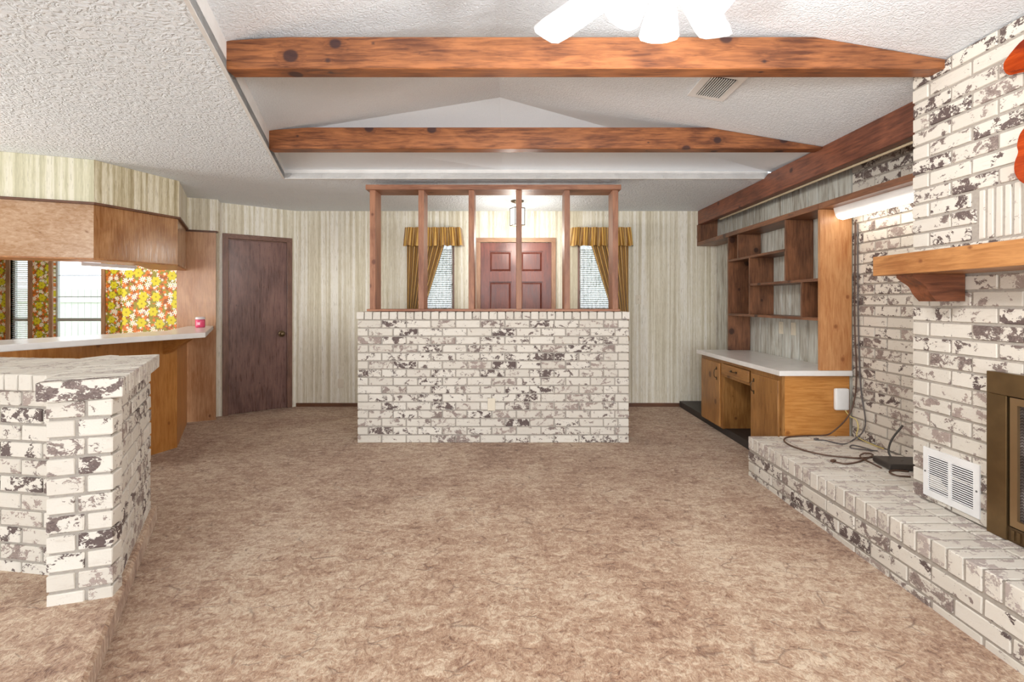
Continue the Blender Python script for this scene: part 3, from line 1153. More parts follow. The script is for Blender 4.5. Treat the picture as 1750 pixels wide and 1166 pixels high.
def offset(path, d):
    """offset to the left of travel by d (towards the kitchen)"""
    out = []
    for i, p in enumerate(path):
        ns = []
        for a, c in ((i - 1, i), (i, i + 1)):
            if a >= 0 and c < len(path):
                e = (path[c] - path[a]).normalized()
                ns.append(Vector((-e.y, e.x, 0)))
        m = sum(ns, Vector()).normalized()
        out.append(p + m * (d / max(0.3, m.dot(ns[0]))))
    return out


KIN = offset(PATH, 0.33)
for i in range(3):
    a, c = PATH[i], PATH[i + 1]
    w = wall_seg('wall_soffit', a, c, 2.10, CE - .001, 0.05, stripes(['b', 'c', 'a'][i]), (),
                 ['pale green striped soffit wall, longest piece over the kitchen bar', 'darker striped soffit wall, middle piece over the kitchen bar',
                  'narrow striped soffit wall beside the tall wood panel'][i])
    b = B()
    o2 = offset(PATH, -0.012)
    b.prism([(o2[i].x, o2[i].y), (o2[i + 1].x, o2[i + 1].y), (KIN[i + 1].x, KIN[i + 1].y), (KIN[i].x, KIN[i].y)], 2.082, 2.10)
    props(b.build('trim_%d' % (3 + i), wood('dark_trim', 'x')),
          ['dark wood trim under the pale green striped soffit', 'dark wood trim under the darker striped soffit', 'dark wood trim under the narrow soffit piece'][i], 'trim', None, 'structure')
    b = B()
    o3 = offset(PATH, 0.012)
    b.prism([(o3[i].x, o3[i].y), (o3[i + 1].x, o3[i + 1].y), (KIN[i + 1].x, KIN[i + 1].y), (KIN[i].x, KIN[i].y)], 1.655, 2.081)
    up = b.build('upper_cabinet', wood(['cabinet', 'cabinet_amber', 'cabinet'][i], 'x' if i == 0 else 'z'))
    props(up, ['glossy pale wood upper cabinet under the long striped soffit', 'glossy amber wood upper cabinet, middle one over the kitchen bar',
               'narrow wood upper cabinet beside the tall wood panel'][i], 'cabinet', 'upper kitchen cabinets')
    b = B()
    b.prism([(o3[i].x, o3[i].y), (o3[i + 1].x, o3[i + 1].y), (KIN[i + 1].x, KIN[i + 1].y), (KIN[i].x, KIN[i].y)], 1.643, 1.655)
    b.build('bottom_board', wood('mantel', 'x'), up)

# tall panel cabinet
Q0, Q1 = Vector((-3.611, 5.23, 0)), Vector((-3.275, 5.37, 0))
qd = (Q1 - Q0).normalized()
qn = Vector((-qd.y, qd.x, 0))
tp = thing('pantry_panel', ((Q0.x + Q1.x) / 2, (Q0.y + Q1.y) / 2, 0), 'tall knotty wood end panel between bar and dark door', 'cabinet')
b = B()
b.prism([(p.x, p.y) for p in (Q0, Q1, Q1 + qn * 0.022, Q0 + qn * 0.022)], 0, 2.07)
b.build('front_panel', wood('panel', 'z'), tp)
b = B()
b.prism([(p.x, p.y) for p in (Q0 + qn * 0.0225, Q1 + qn * 0.0225 - qd * .01, Q1 + qn * 0.10 - qd * .02, Q0 + qn * 0.3)], 0, 2.07)
b.build('body', wood('panel', 'z'), tp)
b = B()
b.prism([(p.x, p.y) for p in (Q0 - qn * 0.012, Q1 - qn * 0.012 + qd * .012, Q1 + qn * 0.04 + qd * .012, Q0 + qn * 0.04)], 2.07, 2.09)
b.build('top_trim', wood('dark_trim', 'x'), tp)
wall_seg('wall_soffit_end', Q0, Q1 + qd * 0.02, 2.09, CE - .001, 0.12, stripes('a'), (), 'striped wallpaper piece above the tall knotty panel')

# bar top, low wood wall, bracket
P = Vector((-3.0, 4.35, 0))
pb = Vector((-0.29, -0.957, 0)).normalized()
P1 = P + pb * 0.75
PA = P1 + Vector((-0.92, -0.39, 0)) * 1.9
PC = Vector((-3.50, 5.23, 0))
lw = thing('bar_wall', (P.x - .2, P.y, 0), 'amber wood panelled low wall beneath the white bar top', 'bar')
WPATH = [PA, P1, P, PC]
WIN = offset(WPATH, 0.10)
for i in range(3):
    b = B()
    b.prism([(p.x, p.y) for p in (WPATH[i], WPATH[i + 1], WIN[i + 1], WIN[i])], 0, 1.0)
    b.build('panel', wood('pony', 'z'), lw)
BT = [Vector((-3.85, 2.25, 0)), Vector((-3.30, 2.28, 0)), Vector((-3.05, 2.89, 0)), Vector((-2.84, 3.50, 0)), Vector((-2.587, 4.10, 0)), Vector((-3.285, 5.345, 0)), Vector((-3.50, 5.245, 0)),
      Vector((-3.12, 4.38, 0)), Vector((-3.35, 3.6, 0))]
b = B()
b.prism([(p.x, p.y) for p in BT], 1.003, 1.045)
props(b.build('bar_top', plain('white_laminate', (236, 233, 230), 0.22), bev=0.004), 'white laminate bar top curving around the kitchen', 'countertop')
bq = Vector((0.957, -0.29, 0)).normalized()
b0 = P + pb * 0.09
pt = [b0, b0 + bq * 0.30]
b = B()
b.prism3([(b0.x, b0.y, 1.002), (pt[1].x, pt[1].y, 1.002), (pt[1].x, pt[1].y, 0.985), (b0.x + bq.x * .06, b0.y + bq.y * .06, 0.865), (b0.x, b0.y, 0.85)], tuple(pb * 0.04))
b.build('bracket', wood('pony', 'x'), lw)
# under-cabinet light
u0 = KIN[1] + Vector((-0.04, 0.0, 0))
ul = thing('under_cabinet_light', (-3.62, 4.3, 1.60), 'small white light box glowing under the kitchen upper cabinet', 'light')
b = B()
b.obox((-3.63, 4.33, 1.626), (0.14, 0.45, 0.032), Matrix.Rotation(-0.3, 3, 'Z'), 0.003)
b.build('housing', plain('white_enamel', (240, 240, 240), 0.35), ul)
b = B()
b.obox((-3.63, 4.33, 1.606), (0.12, 0.42, 0.008), Matrix.Rotation(-0.3, 3, 'Z'))
b.build('lens', emit('under_cabinet_glow', (255, 244, 220), 9.0), ul)

# candle jar
cx_, cy_ = -3.165, 4.93
cj = thing('candle_jar', (cx_, cy_, 1.046), 'small glass candle jar with pink wax on the bar top', 'candle')
b = B()
b.lathe([(0.040, 0.001), (0.043, 0.008), (0.043, 0.075), (0.040, 0.08)], (cx_, cy_, 1.046), 20)
b.build('wax', plain('pink_wax', (226, 76, 116), 0.25), cj, True)
b = B()
b.lathe([(0.041, 0.081), (0.044, 0.086), (0.044, 0.100), (0.040, 0.106), (0.036, 0.106), (0.036, 0.083)], (cx_, cy_, 1.046), 20)
b.build('glass_rim', plain('pale_jar_glass', (222, 214, 216), 0.12), cj, True)
b = B()
b.obox((cx_ + .012, cy_ - .0425, 1.046 + .04), (0.022, 0.003, 0.026), Matrix.Rotation(0.25, 3, 'Z'))
b.build('paper_label', plain('jar_label', (246, 190, 206), 0.5), cj)

# ================================================================== DOORS
# dark flush door in the diagonal wall
rot = Matrix.Rotation(math.atan2(dd.y, dd.x), 3, 'Z')
dn = Vector((dd.y, -dd.x, 0))                          # towards the room


def dpt(u, n, z):
    p = D0 + dd * u + dn * n
    return (p.x, p.y, z)


do = thing('door_1', dpt(0.46, 0, 0), 'dark brown flush wooden door in the slanted wall', 'door', None, 'structure')
b = B()
b.obox(dpt(0.46, -0.03, 1.015), (0.638, 0.035, 2.022), rot, 0.002)
b.build('leaf', wood('door', 'z'), do)
for (u, w_, z, h_) in ((0.115, 0.06, 1.02, 2.04), (0.805, 0.06, 1.02, 2.04), (0.46, 0.75, 2.065, 0.055)):
    b = B()
    b.obox(dpt(u, 0.008, z), (w_, 0.03, h_), rot, 0.004)
    b.build('casing', wood('casing', 'z' if w_ < .1 else 'x'), do)
b = B()
b.obox(dpt(0.136, -0.04, 1.02), (0.012, 0.08, 2.03), rot)
b.obox(dpt(0.784, -0.04, 1.02), (0.012, 0.08, 2.03), rot)
b.obox(dpt(0.46, -0.04, 2.03), (0.65, 0.08, 0.012), rot)
b.build('jamb', wood('casing', 'z'), do)
for z in (1.73, 0.30):
    b = B()
    b.obox(dpt(0.146, -0.008, z), (0.014, 0.012, 0.10), rot, 0.002)
    b.build('hinge', plain('old_brass', (120, 100, 74), 0.35, 0.7), do)
b = B()
c = Vector(dpt(0.72, -0.012, 0.915))
b.lathe([(0.040, 0.0), (0.040, 0.004), (0.034, 0.008), (0.014, 0.010), (0.014, 0.030), (0.024, 0.036), (0.027, 0.046), (0.022, 0.056), (0.0, 0.058)], c, 20, dn)
b.build('knob', plain('old_brass', (120, 100, 74), 0.3, 0.7), do, True)

# panelled front door
fd = thing('door_2', (0.05, YB, 0), 'red-brown panelled front door seen through the post screen', 'door', None, 'structure')
dx0, dx1 = -0.395, 0.495
FD = wood('front_door', 'z')
cols_ = [(-0.285, -0.005), (0.105, 0.385)]
rows_ = [(0.22, 0.78), (0.92, 1.56), (1.68, 1.94)]
b = B()
xs = [dx0, cols_[0][0], cols_[0][1], cols_[1][0], cols_[1][1], dx1]
for (xa, xb_) in ((dx0, -0.285), (-0.005, 0.105), (0.385, dx1)):
    b.box(xa, xb_, YB + .01, YB + .05, 0.01, 2.045)
for (za, zb) in ((0.01, 0.22), (0.78, 0.92), (1.56, 1.68), (1.94, 2.045)):
    for (xa, xb_) in cols_:
        b.box(xa, xb_, YB + .01, YB + .05, za, zb)
b.build('leaf', FD, fd)
for (xa, xb_) in cols_:
    for (za, zb) in rows_:
        b = B()
        b.box(xa, xb_, YB + .03, YB + .045, za, zb)
        bb = 0.035
        p = [(xa + .012, YB + .03, za + .012), (xb_ - .012, YB + .03, za + .012), (xb_ - .012, YB + .03, zb - .012), (xa + .012, YB + .03, zb - .012)]
        q = [(xa + bb, YB + .016, za + bb), (xb_ - bb, YB + .016, za + bb), (xb_ - bb, YB + .016, zb - bb), (xa + bb, YB + .016, zb - bb)]
        b.quad(*q)
        for i in range(4):
            b.quad(p[i], p[(i + 1) % 4], q[(i + 1) % 4], q[i])
        b.build('panel', FD, fd)
for (xa, xb_, za, zb) in ((-0.445, -0.392, 0, 2.05), (0.492, 0.545, 0, 2.05), (-0.445, 0.545, 2.05, 2.105)):
    b = B()
    b.box(xa, xb_, YB - .018, YB + .002, za, zb, 0.004)
    b.build('casing', wood('door_frame', 'z' if zb < 2.06 else 'x'), fd)
b = B()
b.obox((-0.398, YB + 0.0, 1.70), (0.014, 0.02, 0.10), None, 0.002)
b.build('hinge', plain('old_brass', (120, 100, 74), 0.35, 0.7), fd)
b = B()
b.lathe([(0.035, 0.0), (0.012, 0.006), (0.012, 0.03), (0.026, 0.04), (0.022, 0.055), (0.0, 0.058)], (0.44, YB + .01, 0.95), 16, Vector((0, -1, 0)))
b.build('knob', plain('old_brass', (120, 100, 74), 0.3, 0.7), fd, True)

# ================================================================== SIDELIGHT WINDOWS, CURTAINS


def uv_cloth(name, rows, mat, parent=None):
    bm = bmesh.new()
    uvl = bm.loops.layers.uv.new('UVMap')
    g = [[bm.verts.new(p) for p in r] for r in rows]
    nr, nc = len(g), len(g[0])
    for i in range(nr - 1):
        for j in range(nc - 1):
            f = bm.faces.new((g[i][j], g[i][j + 1], g[i + 1][j + 1], g[i + 1][j]))
            f.smooth = True
            for lp, (a, c) in zip(f.loops, ((i, j), (i, j + 1), (i + 1, j + 1), (i + 1, j))):
                lp[uvl].uv = (c / (nc - 1), a / (nr - 1))
    b = B()
    b.bm.free()
    b.bm = bm
    return b.build(name, mat, parent, True)


def sidelight(num, x0, x1, side, wname, lab):
    """side: +1 when the curtain is drawn to the left, -1 to the right"""
    w = thing('window_%d' % num, ((x0 + x1) / 2, YB, 0.35), 'narrow sidelight window with sheer curtain %s of the front door' % wname, 'window', None, 'structure')
    b = B()
    for (xa, xb_, za, zb) in ((x0, x0 + .035, 0.35, 2.08), (x1 - .035, x1, 0.35, 2.08), (x0 + .035, x1 - .035, 0.35, 0.385), (x0 + .035, x1 - .035, 2.045, 2.08), (x0 + .035, x1 - .035, 1.2, 1.23)):
        b.box(xa, xb_, YB + .0, YB + .1, za, zb)
    b.build('window_frame', wood('casing', 'z'), w)
    b = B()
    b.box(x0 + .035, x1 - .035, YB + .09, YB + .094, 0.385, 2.045)
    b.build('pane', glass_pane(), w)
    b = B()
    for i in range(58):
        b.obox(((x0 + x1) / 2, YB + .055, 0.42 + i * 0.027), (x1 - x0 - .08, 0.024, 0.0016), Matrix.Rotation(-0.45, 3, 'X'))
    props(b.build('blind_slats', plain('white_blind', (240, 242, 244), 0.4), w), None, None, None, 'stuff')
    xa, xb_ = x0 + .02, x1 - .02
    rows = []
    for i in range(17):
        z = 2.06 - 1.65 * i / 16
        rows.append([(xa + (xb_ - xa) * j / 60, YB - .022 + 0.012 * math.sin(j * 1.05 + 0.5 * math.sin(i * .4)), z) for j in range(61)])
    props(uv_cloth('sheer_curtain', rows, sheer()), 'white sheer curtain over the sidelight window %s of the front door' % wname, 'curtain', 'white sheer curtains')
    # drape
    wide = (x1 - x0)
    rows = []
    for i in range(33):
        t = i / 32
        z = 2.13 - 1.85 * t
        tie = math.exp(-((z - 0.85) / 0.28) ** 2)
        if z > 0.85:
            wd = 0.50 - 0.40 * min(1, (2.13 - z) / 1.28)
        else:
            wd = 0.10 + 0.22 * (0.85 - z) / 0.57
        amp = 0.018 + 0.012 * (1 - tie)
        r = []
        for j in range(97):
            s = j / 96
            xx = (x0 - .075 + s * wd) if side > 0 else (x1 + .075 - s * wd)
            r.append((xx, YB - .078 + amp * math.sin(s * 2 * PI * 8) + 0.006 * math.sin(s * 31 + i * .2), z))
        rows.append(r)
    dr = uv_cloth('curtain', rows, gold_cloth())
    props(dr, 'gold striped satin curtain tied back %s of the front door' % wname, 'curtain', 'gold entry curtains')
    b = B()
    tx = x0 if side > 0 else x1
    b.lathe([(0.075, -0.03), (0.085, -0.02), (0.085, 0.02), (0.075, 0.03)], (tx, YB - .078, 0.85), 18)
    for v in b.bm.verts:
        v.co.y = YB - .078 + (v.co.y - YB + .078) * 0.62
    b.build('tie_back', plain('gold_braid', (176, 128, 44), 0.6), dr, True)
    # pinch pleated valance
    rows = []
    for i in range(15):
        t = i / 14
        z = 2.215 - 0.225 * t
        fl_ = 0.010 * abs(t - 0.35) / 0.65
        r = []
        for j in range(161):
            s = j / 160
            xx = x0 - .10 + s * (wide + .20) + (s - .5) * 0.05 * t
            ph = s * 2 * PI * 7
            amp = 0.012 + 0.022 * t
            pin = math.sin(ph) + 0.35 * math.sin(3 * ph) * (1 - t)
            ret = 0.12 * max(0, 1 - min(s, 1 - s) / 0.02)
            r.append((xx + 0.008 * math.cos(ph * 2) * t, YB - .155 + amp * pin + ret, z + 0.004 * math.sin(ph * 1.5) * t))
        rows.append(r)
    props(uv_cloth('valance', rows, gold_cloth()), 'pleated gold valance above the sidelight curtain %s of the front door' % wname, 'valance', 'gold valances')
    b = B()
    b.box(x0 - .08, x1 + .08, YB - .122, YB - .112, 2.16, 2.20)
    b.box(x0 - .08, x0 - .07, YB - .117, YB, 2.16, 2.20)
    b.box(x1 + .07, x1 + .08, YB - .117, YB, 2.16, 2.20)
    props(b.build('curtain_rod', plain('white_enamel', (240, 240, 240), 0.35)), 'white curtain rod behind the gold valance %s of the front door' % wname, 'curtain rod')


sidelight(1, -1.22, -0.72, 1, 'on the hinge side', 'a')
sidelight(2, 0.82, 1.36, -1, 'on the knob side', 'b')

# ================================================================== KITCHEN WINDOWS


def kitchen_window(num, x0, x1, label, blind):
    w = thing('window_%d' % num, ((x0 + x1) / 2, 7.7, 0.55), label, 'window', None, 'structure')
    y_ = 7.7
    b = B()
    for (xa, xb_, za, zb) in ((x0 - .06, x0, 0.5, 2.1), (x1, x1 + .06, 0.5, 2.1), (x0, x1, 2.05, 2.1), (x0, x1, 0.5, 0.55)):
        b.box(xa, xb_, y_ - .02, y_ + .1, za, zb)
    b.build('window_frame', wood('door_frame', 'z'), w)
    sashm = plain('aluminium', (176, 178, 180), 0.35, 0.5)
    b = B()
    for (xa, xb_, za, zb) in ((x0, x0 + .03, 0.55, 2.05), (x1 - .03, x1, 0.55, 2.05), (x0 + .03, x1 - .03, 1.0, 1.05), (x0 + .03, x1 - .03, 2.02, 2.05), (x0 + .03, x1 - .03, .55, .58)):
        b.box(xa, xb_, y_ + .04, y_ + .08, za, zb)
    b.build('sash', sashm, w)
    zs = [0.58, 1.0, 1.05, 1.39, 1.73, 2.02] if not blind else [0.58, 1.0, 1.05, 2.02]
    for a, c in ((zs[0], zs[1]),) + tuple((zs[i], zs[i + 1]) for i in range(2, len(zs) - 1)):
        b = B()
        b.box(x0 + .03, x1 - .03, y_ + .058, y_ + .062, a + .004, c - .004)
        b.build('pane', glass_pane(), w)
    if not blind:
        for z in zs[3:-1]:
            b = B()
            b.box(x0 + .03, x1 - .03, y_ + .05, y_ + .07, z - .006, z + .006)
            b.build('muntin', sashm, w)
    else:
        b = B()
        for i in range(46):
            b.obox(((x0 + x1) / 2, y_ + .02, 0.60 + i * 0.031), (x1 - x0 - .02, 0.026, 0.002), Matrix.Rotation(-0.5, 3, 'X'))
        props(b.build('blind_slats', plain('white_blind', (240, 242, 244), 0.4), w), None, None, None, 'stuff')


kitchen_window(3, -7.27, -6.50, 'kitchen window looking out on the white fence', False)
kitchen_window(4, -7.95, -7.66, 'narrow kitchen window with white blinds', True)

# outside
b = B()
b.prism([(-40, 7.95), (20, 7.95), (20, 40), (-40, 40)], -0.4, -0.25)
props(b.build('ground', lawn_mat()), 'pale green lawn outside the kitchen window', 'ground', None, 'structure')
fe = thing('fence', (-12.0, 15.0, -0.25), 'pale board fence across the yard outside the kitchen window', 'fence')
FM = plain('pale_fence', (222, 222, 218), 0.8)
for i in range(48):
    b = B()
    b.box(-17 + i * 0.2, -17 + i * 0.2 + 0.19, 15.0, 15.03, -0.25, 1.72 + random.uniform(-.01, .01))
    b.build('board', FM, fe)
b = B()
b.box(-17, -7.4, 14.96, 15.0, 1.3, 1.38)
b.build('rail', FM, fe)
tr = thing('tree', (-13.6, 19.0, -0.25), 'grey-green tree beyond the fence outside the kitchen window', 'tree')
b = B()
b.tube([(-13.6, 19, -0.25), (-13.5, 19, 1.5), (-13.7, 19.1, 3.2)], 0.16, 8)
b.build('trunk', plain('bark', (104, 92, 80), 0.9), tr)
b = B()
rr = random.Random(3)
for i in range(900):
    a, e, r_ = rr.uniform(0, 2 * PI), rr.uniform(-1, 1), rr.uniform(0.4, 1.0) ** 0.5 * 2.0
    c = Vector((-13.6 + r_ * math.cos(a) * math.sqrt(1 - e * e), 19 + r_ * math.sin(a) * math.sqrt(1 - e * e), 3.9 + 1.5 * r_ / 2.0 * e))
    d1 = Vector((rr.uniform(-1, 1), rr.uniform(-1, 1), rr.uniform(-1, 1))).normalized() * 0.16
    d2 = d1.cross(Vector((rr.uniform(-1, 1), rr.uniform(-1, 1), rr.uniform(-1, 1)))).normalized() * 0.10
    b.quad(c - d1, c - d2, c + d1, c + d2)
props(b.build('crown', leaf_mat(), tr), None, None, None, 'stuff')
b = B()
b.obox((-8.25, 9.2, 0.18), (0.9, 0.5, 0.82), Matrix.Rotation(0.25, 3, 'Z'), 0.16)
props(b.build('patio_cushion', stripe_cloth(), None, True), 'striped grey cloth cover outside the kitchen window', 'cushion')

# ================================================================== CEILING FAN
fx, fy, fz = 0.50, 1.55, 2.42
fan = thing('ceiling_fan', (fx, fy, fz), 'white ceiling fan with lit glass shades hanging from the vault', 'ceiling fan')
FW = plain("fan_white", (214, 216, 218), 0.4)
b = B()
b.lathe([(0.07, 0.0), (0.065, -0.03), (0.03, -0.055), (0.013, -0.06), (0.013, -0.14)], (fx, fy, RZ(fx) + 0.005), 24)
b.build('downrod', FW, fan, True)
b = B()
b.lathe([(0.03, 0.20), (0.09, 0.185), (0.125, 0.14), (0.13, 0.07), (0.11, 0.035), (0.07, 0.02), (0.07, -0.03), (0.075, -0.075), (0.05, -0.095), (0.0, -0.10)], (fx, fy, fz), 28)
b.build('motor', FW, fan, True)
for k in range(5):
    a = PI / 2 + math.radians(36 + 72 * k)
    ca, sa = math.cos(a), math.sin(a)
    P_ = lambda r, w, z: (fx + ca * r - sa * w, fy + sa * r + ca * w, fz + z + w * 0.18)
    oln = [(0.17, -0.055), (0.55, -0.07), (0.605, -0.066), (0.625, -0.045), (0.628, 0.0), (0.625, 0.045), (0.605, 0.066), (0.55, 0.07), (0.17, 0.055), (0.155, 0.0)]
    b = B()
    b.prism3([P_(r, w, 0.0) for r, w in oln], (0, 0, 0.007))
    bl = b.build('blade', FW, fan)
    b = B()
    b.prism3([P_(r, w, 0.008) for r, w in ((0.10, -0.018), (0.20, -0.03), (0.23, 0), (0.20, 0.03), (0.10, 0.018))], (0, 0, 0.006))
    b.build('blade_iron', FW, bl)
prof = [(0.022, 0.0), (0.030, -0.012), (0.040, -0.04), (0.052, -0.08), (0.062, -0.12), (0.068, -0.150), (0.062, -0.160), (0.035, -0.168), (0.0, -0.172)]
for k in range(4):
    a = math.radians(-5 + 90 * k)
    ax = Vector((0.62 * math.cos(a), 0.62 * math.sin(a), 0.78)).normalized()
    ax = Vector((-0.55 * math.cos(a), -0.55 * math.sin(a), 0.83)).normalized()
    c = Vector((fx + 0.065 * math.cos(a), fy + 0.065 * math.sin(a), fz - 0.065))
    b = B()
    b.lathe(prof, c, 20, ax)
    sh = b.build('lamp_shade', white_glass_lit(3.0), fan, True)
    ld = bpy.data.lights.new('bulb_light', 'POINT')
    ld.energy = 18
    ld.shadow_soft_size = 0.05
    ld.color = (1.0, 0.98, 0.95)
    lo_ = bpy.data.objects.new('bulb_light', ld)
    COL.objects.link(lo_)
    lo_.parent = fan
    lo_.location = c - Vector((fx, fy, fz)) - ax * 0.24

# ceiling vent on the right slope
vz = lambda x: RZ(x) - 0.006
cv = thing('ceiling_vent', (1.26, 3.0, RZ(1.26)), 'white slotted air vent on the sloped ceiling behind the front beam', 'vent')
rx = Matrix.Rotation(math.atan(0.165), 3, 'Y')
b = B()
b.obox((1.26, 3.0, vz(1.26)), (0.24, 0.34, 0.01), rx, 0.003)
b.build('frame', WM, cv)
b = B()
b.obox((1.26, 3.0, vz(1.26) - .006), (0.15, 0.25, 0.004), rx)
b.build('backing', plain('vent_shadow', (40, 38, 38), 0.9), cv)
for i in range(11):
    b = B()
    x_ = 1.26 - 0.07 + i * 0.014
    b.obox((x_, 3.0, vz(x_) - .010), (0.005, 0.25, 0.006), rx)
    b.build('slat', WM, cv)

# ================================================================== ENTRY PENDANT
px, py = 0.06, 5.45
pn = thing('pendant_lantern', (px, py, 2.15), 'small lit glass lantern hanging from the entry ceiling', 'lamp')
BZ = plain('lantern_metal', (96, 84, 66), 0.4, 0.5)
b = B()
b.lathe([(0.075, 0), (0.07, -0.012), (0.02, -0.03), (0.008, -0.035), (0.008, -0.08)], (px, py, CE), 20)
b.build('canopy', BZ, pn, True)
b = B()
for s in range(4):
    a = PI / 4 + s * PI / 2 + 0.5
    for (r0, z0, r1, z1) in ((0.085, 2.165, 0.085, 2.355),):
        b.tube([(px + r0 * math.cos(a), py + r0 * math.sin(a), z0), (px + r1 * math.cos(a), py + r1 * math.sin(a), z1)], 0.005, 6)
    a2 = a + PI / 2
    for z in (2.165, 2.355):
        b.tube([(px + .085 * math.cos(a), py + .085 * math.sin(a), z), (px + .085 * math.cos(a2), py + .085 * math.sin(a2), z)], 0.005, 6)
    b.tube([(px + .085 * math.cos(a), py + .085 * math.sin(a), 2.355), (px, py, 2.37)], 0.005, 6)
b.build('frame', BZ, pn)
for s in range(4):
    a = PI / 4 + s * PI / 2 + 0.5
    a2 = a + PI / 2
    p, q = (px + .081 * math.cos(a), py + .081 * math.sin(a)), (px + .081 * math.cos(a2), py + .081 * math.sin(a2))
    b = B()
    b.prism3([(p[0], p[1], 2.17), (q[0], q[1], 2.17), (q[0], q[1], 2.35), (p[0], p[1], 2.35)], (0.002 * math.cos(a + PI / 4), 0.002 * math.sin(a + PI / 4), 0))
    b.build('glass_panel', white_glass_lit(1.3), pn)
ld = bpy.data.lights.new('pendant_light', 'POINT')
ld.energy = 18
ld.shadow_soft_size = 0.1
ld.color = (1.0, 0.95, 0.86)
lo_ = bpy.data.objects.new('pendant_light', ld)
COL.objects.link(lo_)
lo_.parent = pn
lo_.location = (0, 0, -0.14)

# added nook light brightens its dark walls; kitchen ceiling light (both hidden by the soffit)
nl = thing('nook_fill_light', (-6.4, 6.9, 2.37), 'flat white fill light added in the kitchen nook by the windows', 'light')
b = B()
b.box(-6.8, -6.0, 6.5, 7.2, 2.40, 2.438, 0.004)
b.build('housing', WM, nl)
b = B()
b.box(-6.77, -6.03, 6.53, 7.17, 2.385, 2.399)
b.build('diffuser', emit('nook_fill_glow', (255, 248, 236), 10.0), nl)
kl = thing('kitchen_ceiling_light', (-4.7, 5.0, 2.37), 'flat white kitchen ceiling light above the floral wallpaper', 'light')
b = B()
b.box(-5.3, -4.1, 4.85, 5.15, 2.40, 2.438, 0.004)
b.build('housing', WM, kl)
b = B()
b.box(-5.27, -4.13, 4.87, 5.13, 2.385, 2.399)
b.build('diffuser', emit('kitchen_light_glow', (255, 248, 236), 11.0), kl)

# ================================================================== SMALL THINGS
IV = plain('ivory_plastic', (226, 216, 196), 0.4)


def plate(x, z, label, cat, toggle):
    t = thing(cat.replace(' ', '_') + '_plate', (x, YB, z), label, cat)
    b = B()
    b.obox((x, YB - .004, z), (0.072, 0.008, 0.115), None, 0.003)
    b.build('cover', IV, t)
    b = B()
    if toggle:
        b.obox((x, YB - .012, z), (0.012, 0.014, 0.026), Matrix.Rotation(0.3, 3, 'X'), 0.002)
        b.build('toggle', IV, t)
    else:
        for dz in (-.026, .026):
            b.lathe([(0.017, 0), (0.016, .003), (0, .003)], (x, YB - .008, z + dz), 14, Vector((0, -1, 0)))
        b.build('socket', IV, t)


plate(-2.135, 0.29, 'striped-over outlet plate low on the entry wall', 'outlet', False)
plate(1.575, 1.335, 'ivory light switch on the wallpaper by the gold curtain', 'light switch', True)
for i, (yy, tg) in enumerate(((4.60, False), (4.40, True))):
    t = thing('outlet_plate' if not tg else 'cable_plate', (2.55, yy, 1.06), ['ivory outlet plate on the planks under the bookcase, further from chimney', 'ivory cable plate on the planks under the bookcase, nearer the chimney'][i], 'outlet')
    b = B()
    b.obox((2.549, yy, 1.06), (0.007, 0.072, 0.115), None, 0.003)
    b.build('cover', IV, t)
    b = B()
    for dz in ((-.026, .026) if not tg else (0,)):
        b.lathe([(0.016, 0), (0.015, .003), (0, .003)], (2.546, yy, 1.06 + dz), 12, Vector((-1, 0, 0)))
    b.build('socket', IV, t)

jb = thing('network_box', (2.505, 3.66, 0.55), 'white rounded plastic box mounted on the desk end panel', 'network box')
b = B()
b.obox((2.475, 3.650, 0.572), (0.105, 0.034, 0.165), None, 0.014)
b.build('case', plain('white_enamel', (240, 240, 240), 0.35), jb, True)

rt = thing('modem', (2.385, 2.97, HZ), 'flat black modem lying on the brick hearth', 'modem')
BK = plain('black_plastic', (62, 56, 52), 0.4)
b = B()
b.obox((2.385, 2.97, HZ + .024), (0.24, 0.17, 0.036), Matrix.Rotation(-0.12, 3, 'Z'), 0.008)
b.build('case', BK, rt)
b = B()
b.obox((2.385, 2.97, HZ + .003), (0.15, 0.12, 0.008), Matrix.Rotation(-0.12, 3, 'Z'), 0.002)
b.build('foot', BK, rt)
b = B()
b.tube(catmull([(2.38, 3.045, HZ + .03), (2.38, 3.07, HZ + .07), (2.41, 3.08, HZ + .14), (2.47, 3.07, HZ + .23)], 6), 0.006, 8)
b.build('antenna', BK, rt, True)
b = B()
b.obox((2.39, 2.97, HZ + .042), (0.05, 0.006, 0.002), Matrix.Rotation(0.6, 3, 'Z'))
b.build('emblem', plain('grey_emblem', (20, 18, 18), 0.2), rt)

CB = plain('brown_cord', (92, 66, 52), 0.5)
CG = plain('grey_cord', (98, 92, 92), 0.5)
hz = HZ + 0.0065


def cord(name, pts, r, mat, label, plug=None):
    t = thing(name, pts[0], label, 'cable')
    b = B()
    b.tube(catmull(pts, 8), r, 6)
    b.build('cable', mat, t, True)
    if plug:
        b = B()
        b.obox(plug, (0.035, 0.02, 0.014), Matrix.Rotation(0.5, 3, 'Z'), 0.003)
        b.build('plug', mat, t)


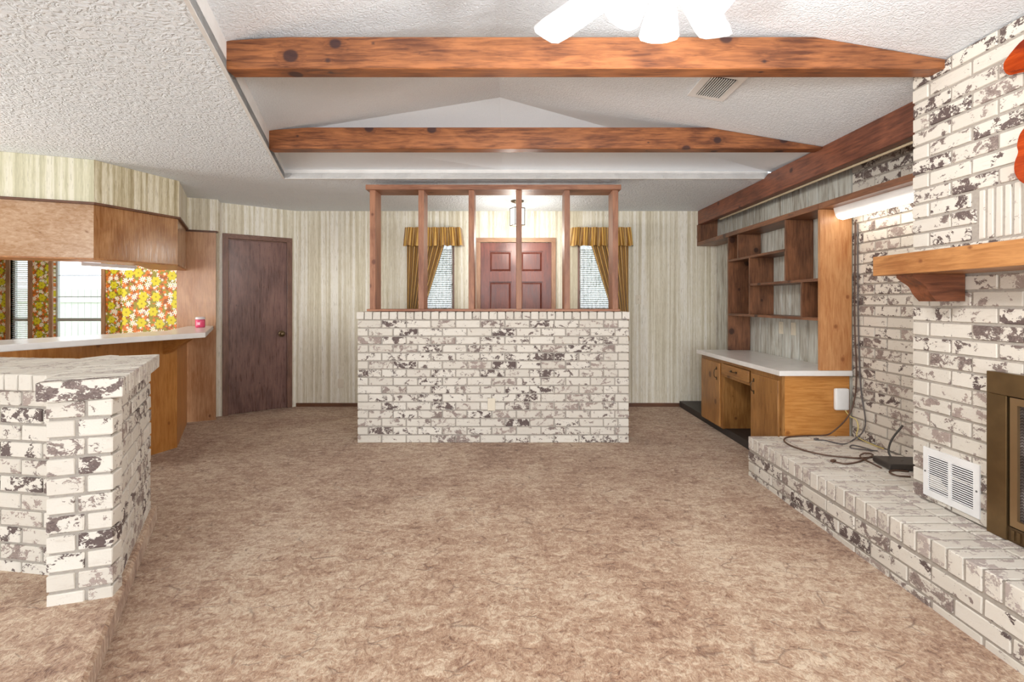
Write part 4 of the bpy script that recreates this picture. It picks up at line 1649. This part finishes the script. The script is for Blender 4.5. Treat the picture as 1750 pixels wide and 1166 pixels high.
def hp(x, y, dz=0.0):
    """point on the hearth top seen at that place"""
    q = (y - 517.0) / (1.30 - hz)
    return ((x - 875.0) / q, 830.0 / q, hz + dz)


cord('power_cord', [hp(1494, 781), hp(1461, 783), hp(1405, 777), hp(1362, 766), hp(1341, 755), hp(1346, 747.5), hp(1377, 745), hp(1404, 744.6), (2.36, 3.58, HZ + .05), (2.49, 3.60, HZ + .16), (2.54, 3.60, HZ + .3), (2.552, 3.60, HZ + .5), (2.55, 3.615, 1.2), (2.552, 3.61, 1.9)],
     0.0055, CB, 'brown cord looping over the hearth and up the desk corner')
cord('power_cord', [hp(1428, 790), hp(1447, 793), hp(1470, 788.6), hp(1492, 778), hp(1478, 777, .008), hp(1470, 784, .012), hp(1490, 792), hp(1506, 800)],
     0.005, CB, 'tangled brown cord with a plug beside the modem', hp(1424, 789, .004))
cord('power_cord', [hp(1397, 752), hp(1411, 753), hp(1439, 759), hp(1457, 753), (2.545, 3.50, HZ + .12), (2.555, 3.56, HZ + .4), (2.555, 3.585, 1.2), (2.555, 3.59, 1.88)],
     0.005, CG, 'grey cord rising along the brick corner behind the desk', hp(1395, 751.5, .004))
cord('power_cord', [hp(1500, 771), hp(1480, 769), hp(1455, 766), hp(1456, 761), hp(1472, 764), hp(1492, 772, .008)],
     0.0045, CG, 'small grey cord loop behind the modem on the hearth')
cord('power_cord', [hp(1553, 806), hp(1530, 804), hp(1520, 807), hp(1533, 813), hp(1556, 815)],
     0.005, CB, 'short brown cord coiled in front of the modem')
cord('network_cable', [(2.50, 3.645, 0.49), (2.52, 3.62, 0.45), (2.55, 3.60, 0.43), (2.552, 3.58, 0.38), (2.53, 3.56, hz + .02), (2.54, 3.45, hz), (2.54, 3.32, hz)],
     0.004, plain('yellow_cable', (222, 204, 130), 0.5), 'pale yellow cable hanging from the white network box')
cord('antenna_cable', [(2.42, 4.25, 2.052), (2.40, 4.05, 2.053), (2.41, 3.9, 2.058), (2.44, 3.82, 2.07), (2.43, 3.78, 2.053)], 0.006, BK, 'short black cable lying on the long shelf board')
